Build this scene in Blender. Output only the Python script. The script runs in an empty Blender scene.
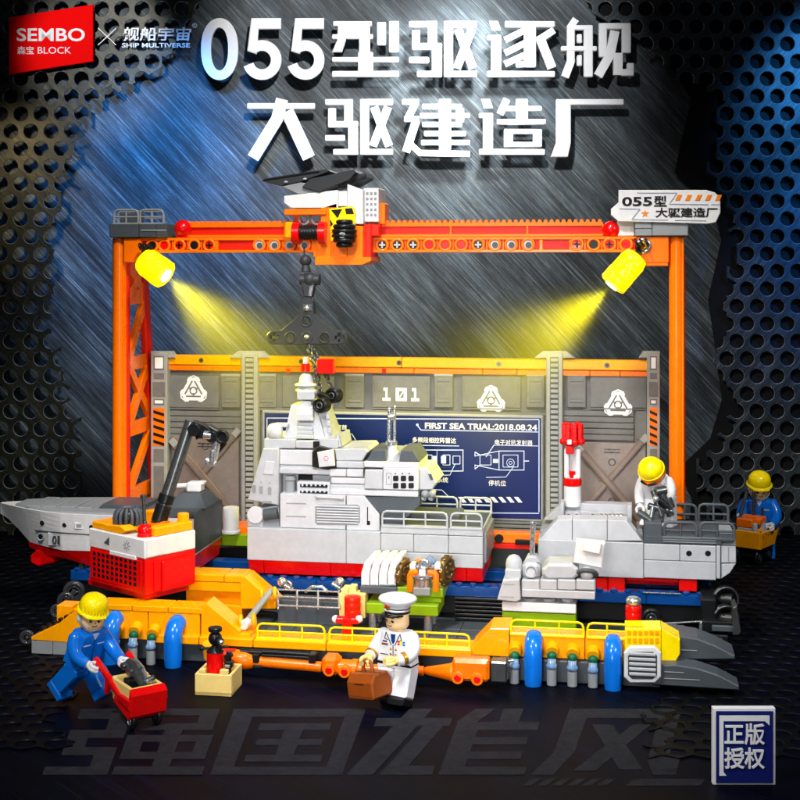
import bpy, bmesh, math, random
from mathutils import Vector, Matrix
random.seed(7)
R = math.radians
SC = bpy.context.scene
COL = SC.collection

# ------------------------------------------------------------ camera
TH = R(9.4)                     # the camera looks a little to the left of the dock's depth axis
F = 1327.0                      # focal length in pixels of an 800 pixel frame
YH = 262.0                      # height of the horizon in that frame
D0 = 68.0                       # distance to the middle of the dock's front edge (studs)
CH = 21.1                       # camera height (studs)
cT, sT = math.cos(TH), math.sin(TH)
CAM = Vector((D0 * sT, -D0 * cT, CH))
cd = bpy.data.cameras.new('camera')
cam = bpy.data.objects.new('camera', cd)
COL.objects.link(cam)
cam.location = CAM
cam.rotation_euler = (R(90), 0, TH)
cd.sensor_width = 36
cd.lens = 36 * F / 800
cd.shift_y = -(400 - YH) / 800
cd.clip_end = 2000
SC.camera = cam

# ------------------------------------------------------------ world, exposure
W = bpy.data.worlds.new('World')
SC.world = W
W.use_nodes = True
W.node_tree.nodes['Background'].inputs[0].default_value = (.5, .62, .8, 1)
W.node_tree.nodes['Background'].inputs[1].default_value = .045
SC.view_settings.view_transform = 'Standard'
SC.view_settings.look = 'None'
SC.view_settings.exposure = 0
SC.view_settings.gamma = 1


def view_pt(u, d, z):
    "studio point: u to the right of the lens axis, d in front of the camera, z up"
    return Vector((CAM.x + u * cT - d * sT, CAM.y + u * sT + d * cT, z))


def lamp(name, kind, pos, target, energy, color=(1, 1, 1), **kw):
    l = bpy.data.lights.new(name, kind)
    l.energy = energy
    l.color = color
    for k, v in kw.items():
        setattr(l, k, v)
    o = bpy.data.objects.new(name, l)
    COL.objects.link(o)
    o.location = pos
    o.rotation_euler = (Vector(target) - Vector(pos)).to_track_quat('-Z', 'Y').to_euler()
    return o


# studio lamps and added unseen fills on the model: narrow cones spare the backdrop
lamp('key_lamp', 'SPOT', view_pt(-20, 34, 46), view_pt(-1, 69, 4.5), 82000, (1, .97, .92), spot_size=R(54), spot_blend=.35, shadow_soft_size=4)
lamp('fill_lamp', 'SPOT', view_pt(31, 40, 38), view_pt(4, 73, 5), 54000, (.95, .98, 1), spot_size=R(47), spot_blend=.4, shadow_soft_size=5)
lamp('low_softbox', 'AREA', view_pt(-6, 20, 17), view_pt(0, 74, 8), 1500, (1, 1, 1), size=12, spread=R(46))
lamp('gantry_fill', 'SPOT', view_pt(-2, 52, 56), view_pt(0, 80, 20), 98000, (1, .96, .9), spot_size=R(62), spot_blend=.35, shadow_soft_size=3)  # added unseen fill for the gantry, steep enough to miss the backdrop
lamp('side_figure_fill', 'SPOT', view_pt(29, 68, 36), view_pt(25, 92, 4), 27000, (1, 1, 1), spot_size=R(22), spot_blend=.6, shadow_soft_size=2)  # added unseen fill on the far-right worker
lamp('plaque_fill', 'SPOT', view_pt(12, 34, 22), view_pt(15.4, 53.5, 1.5), 5000, (1, 1, 1), spot_size=R(17), spot_blend=.6, shadow_soft_size=1)  # added unseen fill on the front plaque
lamp('floor_glow_spot', 'SPOT', view_pt(-4, 50, 22), view_pt(-3, 60, 0), 3500, (.2, .35, 1), spot_size=R(40), spot_blend=1, shadow_soft_size=2)
# unseen spots added to tint the metal backdrop and brighten its lettering
lamp('backdrop_spot_white', 'SPOT', view_pt(8, 86, 48), view_pt(4, 104, 34), 120000, (.9, .97, 1), spot_size=R(42), spot_blend=1, shadow_soft_size=2)
lamp('backdrop_spot_blue', 'SPOT', view_pt(-15, 84, 44), view_pt(-18, 104, 27), 110000, (.07, .36, 1), spot_size=R(48), spot_blend=1, shadow_soft_size=2)
lamp('backdrop_spot_azure', 'SPOT', view_pt(38, 86, 46), view_pt(33.5, 102, 34), 110000, (.05, .36, 1), spot_size=R(40), spot_blend=1, shadow_soft_size=1.5)
lamp('backdrop_spot_azure_low', 'SPOT', view_pt(40, 84, 36), view_pt(34, 102, 22), 60000, (.05, .3, 1), spot_size=R(40), spot_blend=1, shadow_soft_size=1.5)
lamp('backdrop_spot_amber', 'SPOT', view_pt(-31, 88, 36), view_pt(-28.5, 102, 27), 11000, (1, .8, .48), spot_size=R(46), spot_blend=1, shadow_soft_size=1)
lamp('title_spot', 'SPOT', view_pt(0, 62, 50), view_pt(1, 104, 36.5), 92000, (1, 1, 1), spot_size=R(48), spot_blend=.6, shadow_soft_size=1)
lamp('badge_spot', 'SPOT', view_pt(-24, 74, 46), view_pt(-23.5, 102, 37.5), 30000, (1, 1, 1), spot_size=R(24), spot_blend=.5, shadow_soft_size=1)


# ------------------------------------------------------------ pixel helper: real points on planes of constant depth
def X(px, Y):
    t = (px - 400) / F
    dy = Y - CAM.y
    return CAM.x + dy * (t * cT - sT) / (cT + t * sT)


def DEP(px, Y):
    x = X(px, Y)
    return -(x - CAM.x) * sT + (Y - CAM.y) * cT


def Z(py, px, Y):
    return CH - (py - YH) / F * DEP(px, Y)


def P(px, py, Y):
    return Vector((X(px, Y), Y, Z(py, px, Y)))


def L(n, px, Y):
    "n pixels at that place in studs"
    return n * DEP(px, Y) / F


def VP(px, py, d):
    "studio point at distance d from the camera"
    return view_pt((px - 400) / F * d, d, CH - (py - YH) / F * d)


# ------------------------------------------------------------ materials
def lin(h):
    c = [int(h[i:i + 2], 16) / 255 for i in (0, 2, 4)]
    return tuple(v / 12.92 if v <= .04045 else ((v + .055) / 1.055) ** 2.4 for v in c) + (1,)


def plastic(name, hexc, rough=.3, metal=0, var=.1, bump=.02, coat=0, trans=0, ior=1.5):
    m = bpy.data.materials.new(name)
    m.use_nodes = True
    nt = m.node_tree
    b = nt.nodes['Principled BSDF']
    tc = nt.nodes.new('ShaderNodeTexCoord')
    n1 = nt.nodes.new('ShaderNodeTexNoise')
    n1.inputs['Scale'].default_value = 1.7
    n1.inputs['Detail'].default_value = 5
    n1.inputs['Roughness'].default_value = .65
    nt.links.new(tc.outputs['Object'], n1.inputs['Vector'])
    mr = nt.nodes.new('ShaderNodeMapRange')
    mr.inputs[1].default_value = .3
    mr.inputs[2].default_value = .7
    mr.inputs[3].default_value = 1 - var
    mr.inputs[4].default_value = 1 + var * .5
    nt.links.new(n1.outputs['Fac'], mr.inputs[0])
    mx = nt.nodes.new('ShaderNodeVectorMath')
    mx.operation = 'SCALE'
    c = lin(hexc)
    mx.inputs[0].default_value = c[:3]
    nt.links.new(mr.outputs[0], mx.inputs['Scale'])
    nt.links.new(mx.outputs[0], b.inputs['Base Color'])
    mr2 = nt.nodes.new('ShaderNodeMapRange')
    mr2.inputs[3].default_value = max(.03, rough - .1)
    mr2.inputs[4].default_value = rough + .14
    n2 = nt.nodes.new('ShaderNodeTexNoise')
    n2.inputs['Scale'].default_value = 5
    n2.inputs['Detail'].default_value = 4
    nt.links.new(tc.outputs['Object'], n2.inputs['Vector'])
    nt.links.new(n2.outputs['Fac'], mr2.inputs[0])
    nt.links.new(mr2.outputs[0], b.inputs['Roughness'])
    b.inputs['Metallic'].default_value = metal
    b.inputs['IOR'].default_value = ior
    b.inputs['Specular IOR Level'].default_value = .28 if not metal else .5
    b.inputs['Coat Weight'].default_value = coat * .5
    if trans:
        b.inputs['Transmission Weight'].default_value = trans
    if bump:
        bp = nt.nodes.new('ShaderNodeBump')
        bp.inputs['Strength'].default_value = bump * 4
        bp.inputs['Distance'].default_value = .05
        n3 = nt.nodes.new('ShaderNodeTexNoise')
        n3.inputs['Scale'].default_value = 14
        n3.inputs['Detail'].default_value = 3
        nt.links.new(tc.outputs['Object'], n3.inputs['Vector'])
        nt.links.new(n3.outputs['Fac'], bp.inputs['Height'])
        nt.links.new(bp.outputs[0], b.inputs['Normal'])
    return m


M_OR = plastic('orange_plastic', 'FF7400', .28, coat=.3)
M_RO = plastic('red_orange_and_web_shade', 'E41C00', .35)  # gantry webs: orange's recess shade put into the colour; own colour elsewhere
M_YO = plastic('amber_plastic', 'FFA400', .28, coat=.3)
M_YE = plastic('yellow_plastic', 'FFE000', .25, coat=.3)
M_RD = plastic('red_plastic', 'E00808', .22, coat=.4)
M_WH = plastic('white_plastic', 'DCDCDE', .3)
M_PG = plastic('pale_grey_plastic', 'BFC0C5', .32)
M_LG = plastic('light_grey_plastic', 'B0B2B7', .35)
M_MG = plastic('mid_grey_plastic', '8C9094', .35)
M_DG = plastic('dark_grey_plastic', '484E54', .38)
M_CH = plastic('charcoal_plastic', '303336', .38)
M_BK = plastic('black_plastic', '141517', .3)
M_BL = plastic('blue_plastic', '0A6FD8', .2, coat=.5)
M_DB = plastic('dark_blue_plastic', '123C78', .25)
M_GN = plastic('lime_green_plastic', '84A80C', .32)
M_DGN = plastic('dark_green_plastic', '0C5A3A', .3)
M_TN = plastic('tan_plastic', 'EBCD7C', .35)
M_BR = plastic('brown_plastic', '8E4310', .35)
M_SK = plastic('skin_plastic', 'F2CB96', .3, var=.04)
M_SV = plastic('silver_metal', 'C9CDD2', .25, metal=.85, bump=.003)
M_GM = plastic('gunmetal', '5A5D5E', .28, metal=.7, bump=.004)
M_GD = plastic('gold_metal', 'C98F2A', .28, metal=.7)
M_BZ = plastic('bronze_metal', '7A6238', .3, metal=.7)
M_WALL = plastic('wall_panel_grey', '72716E', .42, var=.16)
M_PIL = plastic('pilaster_grey', '9C9C97', .4, var=.12)
M_PLATE = plastic('wall_plate_taupe', '8C8079', .4, metal=.25, var=.16)
M_BRACE = plastic('brace_taupe', '806C62', .4, var=.16)
M_SCR = plastic('navy_print', '0A1E58', .3, var=.03, bump=.004)
M_INK = plastic('pale_ink', 'C9D4F5', .5)
M_WINK = plastic('white_ink', 'F2F2F0', .5)
M_BINK = plastic('black_ink', '101010', .5)
M_OINK = plastic('orange_ink', 'E87E10', .5)
M_GINK = plastic('grey_ink', '9096A8', .5)
M_RBL = plastic('clear_blue_plastic', '0F4F9E', .12, trans=.35)
M_CLB = plastic('ice_blue_clear', '9CC8F4', .08, trans=.6)
M_SMOKE = plastic('smoke_clear', '4A4C50', .12, trans=.5)
M_LET = plastic('title_white', 'F7F8FA', .35, var=.03)
M_BADGE = plastic('badge_red', 'FA0808', .8, var=.03, bump=0)
M_BADGE.node_tree.nodes['Principled BSDF'].inputs['Specular IOR Level'].default_value = .05
M_NAVY = plastic('badge_navy', '16226E', .35, var=.05)
M_ADDED_BLACK = plastic('added_black_sheet', '050506', .8)


# ------------------------------------------------------------ mesh builder
class MB:
    def __init__(s, mat=None, M=None):
        s.v, s.f, s.mi, s.sm, s.mats = [], [], [], [], []
        s.M = M or Matrix()
        s.cur = 0
        if mat:
            s.use(mat)

    def use(s, mat):
        if mat not in s.mats:
            s.mats.append(mat)
        s.cur = s.mats.index(mat)
        return s

    def add(s, vs, fs, smooth=False):
        o = len(s.v)
        flip = s.M.determinant() < 0
        s.v += [s.M @ Vector(v) for v in vs]
        for f in fs:
            g = [o + i for i in f]
            s.f.append(g[::-1] if flip else g)
            s.mi.append(s.cur)
            s.sm.append(smooth)
        return s

    def box(s, x0, x1, y0, y1, z0, z1, ch=.04):
        x0, x1 = min(x0, x1), max(x0, x1)
        y0, y1 = min(y0, y1), max(y0, y1)
        z0, z1 = min(z0, z1), max(z0, z1)
        c = min(ch, (x1 - x0) * .3, (y1 - y0) * .3, (z1 - z0) * .3)
        A = ((x0, x1), (y0, y1), (z0, z1))
        idx, vs = {}, []
        for sx in (0, 1):
            for sy in (0, 1):
                for sz in (0, 1):
                    sg = (sx, sy, sz)
                    for ax in range(3):
                        p = []
                        for k in range(3):
                            val = A[k][sg[k]]
                            if k != ax:
                                val += c if sg[k] == 0 else -c
                            p.append(val)
                        idx[(sg, ax)] = len(vs)
                        vs.append(p)
        ctr = Vector(((x0 + x1) / 2, (y0 + y1) / 2, (z0 + z1) / 2))
        fs = []

        def face(ids):
            a, b, d = Vector(vs[ids[0]]), Vector(vs[ids[1]]), Vector(vs[ids[2]])
            n = (b - a).cross(d - a)
            m = sum((Vector(vs[i]) for i in ids), Vector()) / len(ids) - ctr
            fs.append(ids if n.dot(m) > 0 else ids[::-1])
        for ax in range(3):
            o = [k for k in range(3) if k != ax]
            for sd in (0, 1):
                q = []
                for (a, b) in ((0, 0), (1, 0), (1, 1), (0, 1)):
                    g = [0, 0, 0]
                    g[ax] = sd
                    g[o[0]], g[o[1]] = a, b
                    q.append(idx[(tuple(g), ax)])
                face(q)
            for a in (0, 1):
                for b in (0, 1):
                    g0, g1 = [0, 0, 0], [0, 0, 0]
                    g0[o[0]] = g1[o[0]] = a
                    g0[o[1]] = g1[o[1]] = b
                    g1[ax] = 1
                    g0, g1 = tuple(g0), tuple(g1)
                    face([idx[(g0, o[0])], idx[(g0, o[1])], idx[(g1, o[1])], idx[(g1, o[0])]])
        for sx in (0, 1):
            for sy in (0, 1):
                for sz in (0, 1):
                    face([idx[((sx, sy, sz), k)] for k in range(3)])
        return s.add(vs, fs)

    def prism(s, pts, a0, a1, plane='xz', ch=.03):
        "polygon in a plane, extruded from a0 to a1 along the third axis"
        pts = [tuple(p) for p in pts]
        ar = sum(pts[i][0] * pts[(i + 1) % len(pts)][1] - pts[(i + 1) % len(pts)][0] * pts[i][1] for i in range(len(pts)))
        if ar < 0:
            pts = pts[::-1]
        n = len(pts)

        def ins(c):
            if c <= 0:
                return pts
            r = []
            for i in range(n):
                p, q, t = Vector(pts[i - 1]), Vector(pts[i]), Vector(pts[(i + 1) % n])
                e0, e1 = (q - p), (t - q)
                if e0.length < 1e-6 or e1.length < 1e-6:
                    r.append(pts[i])
                    continue
                e0.normalize()
                e1.normalize()
                n0, n1 = Vector((-e0.y, e0.x)), Vector((-e1.y, e1.x))
                b = n0 + n1
                k = max(b.dot(b) / 2, .35)
                b = b / k
                r.append((q.x + b.x * c, q.y + b.y * c))
            return r
        c = min(ch, abs(a1 - a0) * .3)
        lo, hi = min(a0, a1), max(a0, a1)
        rings = [(ins(c), lo), (pts, lo + c), (pts, hi - c), (ins(c), hi)] if c > 0 else [(pts, lo), (pts, hi)]

        def to3(p, a):
            if plane == 'xz':
                return (p[0], a, p[1])
            if plane == 'yz':
                return (a, p[0], p[1])
            return (p[0], p[1], a)
        vs = [to3(p, a) for rg, a in rings for p in rg]
        m = len(rings)
        fs = []
        for k in range(m - 1):
            for i in range(n):
                j = (i + 1) % n
                fs.append([k * n + i, k * n + j, (k + 1) * n + j, (k + 1) * n + i])
        fs.append(list(range(n))[::-1])
        fs.append([(m - 1) * n + i for i in range(n)])
        if plane == 'xz':
            fs = [f[::-1] for f in fs]
        return s.add(vs, fs)

    def frame(s, ax):
        ax = Vector(ax).normalized()
        t = Vector((0, 0, 1)) if abs(ax.z) < .9 else Vector((1, 0, 0))
        a = t.cross(ax).normalized()
        return a, ax.cross(a)

    def cyl(s, p0, p1, r0, r1=None, n=24, ch=.03, smooth=True):
        r1 = r0 if r1 is None else r1
        p0, p1 = Vector(p0), Vector(p1)
        ax = (p1 - p0)
        ln = ax.length
        if ln < 1e-6:
            return s
        ax.normalize()
        a, b = s.frame(ax)
        c = min(ch, ln * .3, r0 * .4 if r0 else 9, r1 * .4 if r1 else 9)
        prof = [(max(r0 - c, .001), 0), (r0, c), (r1, ln - c), (max(r1 - c, .001), ln)]
        vs, fs = [], []
        ring = lambda r, h: [p0 + ax * h + (a * math.cos(2 * math.pi * k / n) + b * math.sin(2 * math.pi * k / n)) * r for k in range(n)]
        body, caps = [], []
        segs = [(prof[0], prof[1], False), (prof[1], prof[2], smooth), (prof[2], prof[3], False)]
        for q0, q1, sm in segs:
            v = ring(*q0) + ring(*q1)
            s.add(v, [[k, (k + 1) % n, n + (k + 1) % n, n + k] for k in range(n)], sm)
        s.add(ring(*prof[0]), [list(range(n))[::-1]])
        s.add(ring(*prof[3]), [list(range(n))])
        return s

    def tube(s, pts, r, n=10, closed=False, flat=None):
        pts = [Vector(p) for p in pts]
        m = len(pts)
        rad = r if isinstance(r, (list, tuple)) else [r] * m
        vs = []
        up = None
        for i in range(m):
            if closed:
                t = pts[(i + 1) % m] - pts[i - 1]
            else:
                t = pts[min(i + 1, m - 1)] - pts[max(i - 1, 0)]
            t.normalize()
            if up is None:
                up = s.frame(t)[0]
            a = (up - t * up.dot(t))
            a = a.normalized() if a.length > 1e-4 else s.frame(t)[0]
            up = a
            b = t.cross(a)
            for k in range(n):
                an = 2 * math.pi * (k + .5) / n
                vs.append(pts[i] + (a * math.cos(an) + b * math.sin(an)) * rad[i])
        fs = []
        for i in range(m if closed else m - 1):
            j = (i + 1) % m
            for k in range(n):
                l = (k + 1) % n
                fs.append([i * n + k, i * n + l, j * n + l, j * n + k])
        s.add(vs, fs, n > 5)
        if not closed:
            s.add(vs[:n], [list(range(n))[::-1]])
            s.add(vs[-n:], [list(range(n))])
        return s

    def lathe(s, prof, o=(0, 0, 0), axis=(0, 0, 1), n=28, smooth=True, sx=1):
        "profile of (radius, height) pairs turned round an axis"
        o = Vector(o)
        ax = Vector(axis).normalized()
        a, b = s.frame(ax)
        vs, fs = [], []
        for r, h in prof:
            for k in range(n):
                an = 2 * math.pi * k / n
                vs.append(o + ax * h + (a * math.cos(an) * sx + b * math.sin(an)) * max(r, .002))
        for i in range(len(prof) - 1):
            for k in range(n):
                l = (k + 1) % n
                fs.append([i * n + k, i * n + l, (i + 1) * n + l, (i + 1) * n + k])
        fs.append(list(range(n))[::-1])
        fs.append([(len(prof) - 1) * n + k for k in range(n)])
        return s.add(vs, fs, smooth)

    def ball(s, c, r, sc=(1, 1, 1), n=20, m=12):
        c = Vector(c)
        vs, fs = [], []
        for i in range(m + 1):
            t = math.pi * min(max(i / m, .01), .99)
            for k in range(n):
                p = 2 * math.pi * k / n
                vs.append((c.x + r * sc[0] * math.sin(t) * math.cos(p), c.y + r * sc[1] * math.sin(t) * math.sin(p), c.z - r * sc[2] * math.cos(t)))
        for i in range(m):
            for k in range(n):
                l = (k + 1) % n
                fs.append([i * n + k, i * n + l, (i + 1) * n + l, (i + 1) * n + k])
        fs.append(list(range(n))[::-1])
        fs.append([m * n + k for k in range(n)])
        return s.add(vs, fs, True)

    def ring(s, c, axis, Rr, r, n=24, a0=0, a1=360, m=8):
        c = Vector(c)
        a, b = s.frame(axis)
        full = abs(a1 - a0) >= 359
        k = n if full else n + 1
        pts = [c + (a * math.cos(R(a0 + (a1 - a0) * i / n)) + b * math.sin(R(a0 + (a1 - a0) * i / n))) * Rr for i in range(k)]
        return s.tube(pts, r, m, closed=full)

    def stroke(s, pts, w, a0, a1, plane='xz'):
        "flat ribbon along a 2-D polyline (mitred), extruded"
        pts = [Vector(p) for p in pts]
        lft, rgt = [], []
        n = len(pts)
        for i in range(n):
            e0 = (pts[i] - pts[i - 1]).normalized() if i else (pts[1] - pts[0]).normalized()
            e1 = (pts[i + 1] - pts[i]).normalized() if i < n - 1 else e0
            n0, n1 = Vector((-e0.y, e0.x)), Vector((-e1.y, e1.x))
            b = (n0 + n1)
            b = b / max(b.dot(b) / 2, .3)
            lft.append(pts[i] + b * w / 2)
            rgt.append(pts[i] - b * w / 2)
        return s.prism(lft + rgt[::-1], a0, a1, plane, 0)

    def text(s, body, x0, x1, z0, z1, y, depth=.05, off=0.0, slant=0):
        "lettering filling a rectangle of the x-z plane, facing -y, standing proud of y by depth"
        c = bpy.data.curves.new('lettering_curve', 'FONT')
        c.body = body
        c.size = 1
        c.extrude = .5
        c.offset = off
        c.resolution_u = 3
        o = bpy.data.objects.new('lettering_curve', c)
        COL.objects.link(o)
        dg = bpy.context.evaluated_depsgraph_get()
        me = o.evaluated_get(dg).to_mesh()
        vs = [v.co.copy() for v in me.vertices]
        fs = [list(p.vertices) for p in me.polygons]
        o.evaluated_get(dg).to_mesh_clear()
        bpy.data.objects.remove(o)
        bpy.data.curves.remove(c)
        if not vs:
            return s
        ax, bx = min(v.x for v in vs), max(v.x for v in vs)
        ay, by = min(v.y for v in vs), max(v.y for v in vs)
        out = []
        for v in vs:
            t = (v.y - ay) / (by - ay)
            out.append((x0 + (v.x - ax) / (bx - ax) * (x1 - x0) + slant * t, y - depth * (v.z + .5), z0 + t * (z1 - z0)))
        return s.add(out, fs)

    def holed(s, loops, y0, y1, bevel=.05):
        "outline with holes (first loop is the outline), x-z plane, from y0 to y1"
        c = bpy.data.curves.new('outline_curve', 'CURVE')
        c.dimensions = '2D'
        c.fill_mode = 'BOTH'
        c.extrude = (y1 - y0) / 2 - bevel
        c.bevel_depth = bevel
        c.bevel_resolution = 0
        c.offset = -bevel
        for lp in loops:
            sp = c.splines.new('POLY')
            sp.points.add(len(lp) - 1)
            for p, q in zip(sp.points, lp):
                p.co = (q[0], q[1], 0, 1)
            sp.use_cyclic_u = True
        o = bpy.data.objects.new('outline_curve', c)
        COL.objects.link(o)
        dg = bpy.context.evaluated_depsgraph_get()
        me = o.evaluated_get(dg).to_mesh()
        vs = [(v.co.x, (y0 + y1) / 2 - v.co.z, v.co.y) for v in me.vertices]
        fs = [list(p.vertices) for p in me.polygons]
        o.evaluated_get(dg).to_mesh_clear()
        bpy.data.objects.remove(o)
        bpy.data.curves.remove(c)
        return s.add(vs, fs)

    def build(s, name, parent=None, label=None):
        me = bpy.data.meshes.new(name)
        off = OFF.get(parent.name, Vector()) if parent else Vector()
        me.from_pydata([v - off for v in s.v], [], s.f)
        for m in s.mats:
            me.materials.append(m)
        me.polygons.foreach_set('material_index', s.mi)
        me.polygons.foreach_set('use_smooth', s.sm)
        me.update()
        o = bpy.data.objects.new(name, me)
        COL.objects.link(o)
        if parent:
            o.parent = parent
            OFF[o.name] = off
        if label:
            o['label'] = label
        return o


OFF = {}


def thing(name, label, cat, loc=(0, 0, 0), group=None):
    o = bpy.data.objects.new(name, None)
    COL.objects.link(o)
    o.empty_display_size = .3
    o.location = loc
    OFF[o.name] = Vector(loc)
    tag(o, label, cat, group)
    return o


def tag(o, label, cat, group=None):
    o['label'] = label
    o['category'] = cat
    if group:
        o['group'] = group
    return o


def dup(root, loc, label=None):
    r = root.copy()
    COL.objects.link(r)
    r.location = loc
    if label:
        r['label'] = label
    for ch in list(root.children):
        c = ch.copy()
        COL.objects.link(c)
        c.parent = r
        for g in list(ch.children):
            e = g.copy()
            COL.objects.link(e)
            e.parent = c
    return r


def pbox(mb, px0, py0, px1, py1, Y0, Y1, ch=.04, ref=None):
    "box whose front face (at depth Y0) covers that pixel rectangle"
    r = ref if ref is not None else (px0 + px1) / 2
    return mb.box(X(px0, Y0), X(px1, Y0), Y0, Y1, Z(py1, r, Y0), Z(py0, r, Y0), ch)


def ppoly(mb, pts, Y0, Y1, ch=.03):
    return mb.prism([(X(a, Y0), Z(b, a, Y0)) for a, b in pts], Y0, Y1, 'xz', ch)


def railing(mb, x0, x1, y, z0, z1, posts=3, r=.07):
    h = z1 - z0
    c = min(.25, h * .4)
    pts = [(x0, y, z0), (x0, y, z1 - c), (x0 + c * .3, y, z1 - c * .3), (x0 + c, y, z1), (x1 - c, y, z1), (x1 - c * .3, y, z1 - c * .3), (x1, y, z1 - c), (x1, y, z0)]
    mb.tube(pts, r, 8)
    mb.tube([(x0, y, z0 + h * .45), (x1, y, z0 + h * .45)], r * .8, 6)
    for k in range(1, posts):
        x = x0 + (x1 - x0) * k / posts
        mb.tube([(x, y, z0), (x, y, z1)], r * .85, 6)
    mb.box(x0 - .05, x1 + .05, y - .14, y + .3, z0 - .12, z0, .02)
    return mb


# ============================================================ SETTING: floor, backdrop
def brushed(name, dark, light, angle, rough, metal, amount=1.0, axes='xz', tint=None, fine=1.0):
    "brushed or scratched sheet: long thin streaks at an angle, three sizes"
    m = bpy.data.materials.new(name)
    m.use_nodes = True
    nt = m.node_tree
    b = nt.nodes['Principled BSDF']
    tc = nt.nodes.new('ShaderNodeTexCoord')
    outs = []
    for k, (sa, sl, lo, hi) in enumerate(((7, .06, .36, .68), (17 * fine, .1, .38, .7), (.45, .05, .3, .75))):
        mp = nt.nodes.new('ShaderNodeMapping')
        mp.vector_type = 'POINT'
        mp2 = nt.nodes.new('ShaderNodeMapping')
        if axes == 'xz':
            mp.inputs['Rotation'].default_value = (0, R(angle), 0)
            mp2.inputs['Scale'].default_value = (sl, 1, sa)
        else:
            mp.inputs['Rotation'].default_value = (0, 0, R(angle))
            mp2.inputs['Scale'].default_value = (sl, sa, 1)
        mp2.inputs['Location'].default_value = (k * 7.3, 0, k * 3.1)
        nz = nt.nodes.new('ShaderNodeTexNoise')
        nz.inputs['Scale'].default_value = 1
        nz.inputs['Detail'].default_value = 6
        nz.inputs['Roughness'].default_value = .75
        nt.links.new(tc.outputs['Object'], mp.inputs[0])
        nt.links.new(mp.outputs[0], mp2.inputs[0])
        nt.links.new(mp2.outputs[0], nz.inputs['Vector'])
        mr = nt.nodes.new('ShaderNodeMapRange')
        mr.inputs[1].default_value = lo
        mr.inputs[2].default_value = hi
        nt.links.new(nz.outputs['Fac'], mr.inputs[0])
        outs.append(mr.outputs[0])
    mul = nt.nodes.new('ShaderNodeMath')
    mul.operation = 'MULTIPLY'
    nt.links.new(outs[0], mul.inputs[0])
    nt.links.new(outs[1], mul.inputs[1])
    ad = nt.nodes.new('ShaderNodeMath')
    ad.operation = 'MULTIPLY_ADD'
    ad.inputs[1].default_value = .55
    nt.links.new(mul.outputs[0], ad.inputs[2])
    nt.links.new(outs[2], ad.inputs[0])
    pw = nt.nodes.new('ShaderNodeMath')
    pw.operation = 'POWER'
    pw.inputs[1].default_value = 2.3
    nt.links.new(ad.outputs[0], pw.inputs[0])
    mx = nt.nodes.new('ShaderNodeMix')
    mx.data_type = 'RGBA'
    mx.inputs[6].default_value = (*dark, 1)
    mx.inputs[7].default_value = (*light, 1)
    nt.links.new(pw.outputs[0], mx.inputs[0])
    hs = nt.nodes.new('ShaderNodeMix')            # each scratch has a faint rainbow tint of its own
    hs.data_type = 'RGBA'
    hs.inputs[6].default_value = (.55, .9, 1.15, 1)
    hs.inputs[7].default_value = (1.15, 1.0, .75, 1)
    nt.links.new(outs[1], hs.inputs[0])
    ml = nt.nodes.new('ShaderNodeMix')
    ml.data_type = 'RGBA'
    ml.blend_type = 'MULTIPLY'
    ml.inputs[0].default_value = 1
    nt.links.new(mx.outputs[2], ml.inputs[6])
    nt.links.new(hs.outputs[2], ml.inputs[7])
    nt.links.new(ml.outputs[2], b.inputs['Base Color'])
    b.inputs['Roughness'].default_value = rough
    b.inputs['Metallic'].default_value = metal
    bp = nt.nodes.new('ShaderNodeBump')
    bp.inputs['Strength'].default_value = .3 * amount
    bp.inputs['Distance'].default_value = .06
    nt.links.new(ad.outputs[0], bp.inputs['Height'])
    nt.links.new(bp.outputs[0], b.inputs['Normal'])
    return m


M_BRUSH = brushed('brushed_steel', (.002, .0035, .006), (.36, .4, .44), -47, .58, .05)
M_FLOOR = brushed('dark_studio_floor', (.0006, .0007, .001), (.004, .008, .034), 40, .5, 0, .3, 'xy', fine=.8)
M_FLOOR.node_tree.nodes['Principled BSDF'].inputs['Specular IOR Level'].default_value = .05
M_PERF = brushed('perforated_steel', (.02, .021, .023), (.2, .21, .22), 50, .42, .3, .6)
M_PERFL = brushed('perforated_brass', (.02, .017, .01), (.13, .105, .06), -45, .4, .4, .6)
M_FLET = plastic('dark_floor_paint', '27282d', .7, var=.4)
M_FLET.node_tree.nodes['Principled BSDF'].inputs['Specular IOR Level'].default_value = .1

FV = Matrix.Translation((CAM.x, CAM.y, 0)) @ Matrix.Rotation(TH, 4, 'Z')   # frame square to the lens: x right, y distance
DB = 104.0

mb = MB(M_FLOOR)
mb.add([(-400, -150, 0), (400, -150, 0), (400, 400, 0), (-400, 400, 0)], [[0, 1, 2, 3]])
fl = mb.build('floor')
fl['kind'] = 'structure'

mb = MB(M_BRUSH, FV)
mb.box(-60, 60, DB, DB + 1, -.5, 60, .05)
bw = mb.build('brushed_backdrop')
tag(bw, 'huge brushed steel sheet with slanting scratches standing behind the whole dock', 'backdrop')


def interp(tab, y):
    for (y0, x0), (y1, x1) in zip(tab, tab[1:]):
        if y0 <= y <= y1:
            return x0 + (x1 - x0) * (y - y0) / (y1 - y0)
    return tab[-1][1] if y > tab[-1][0] else tab[0][1]


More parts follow.
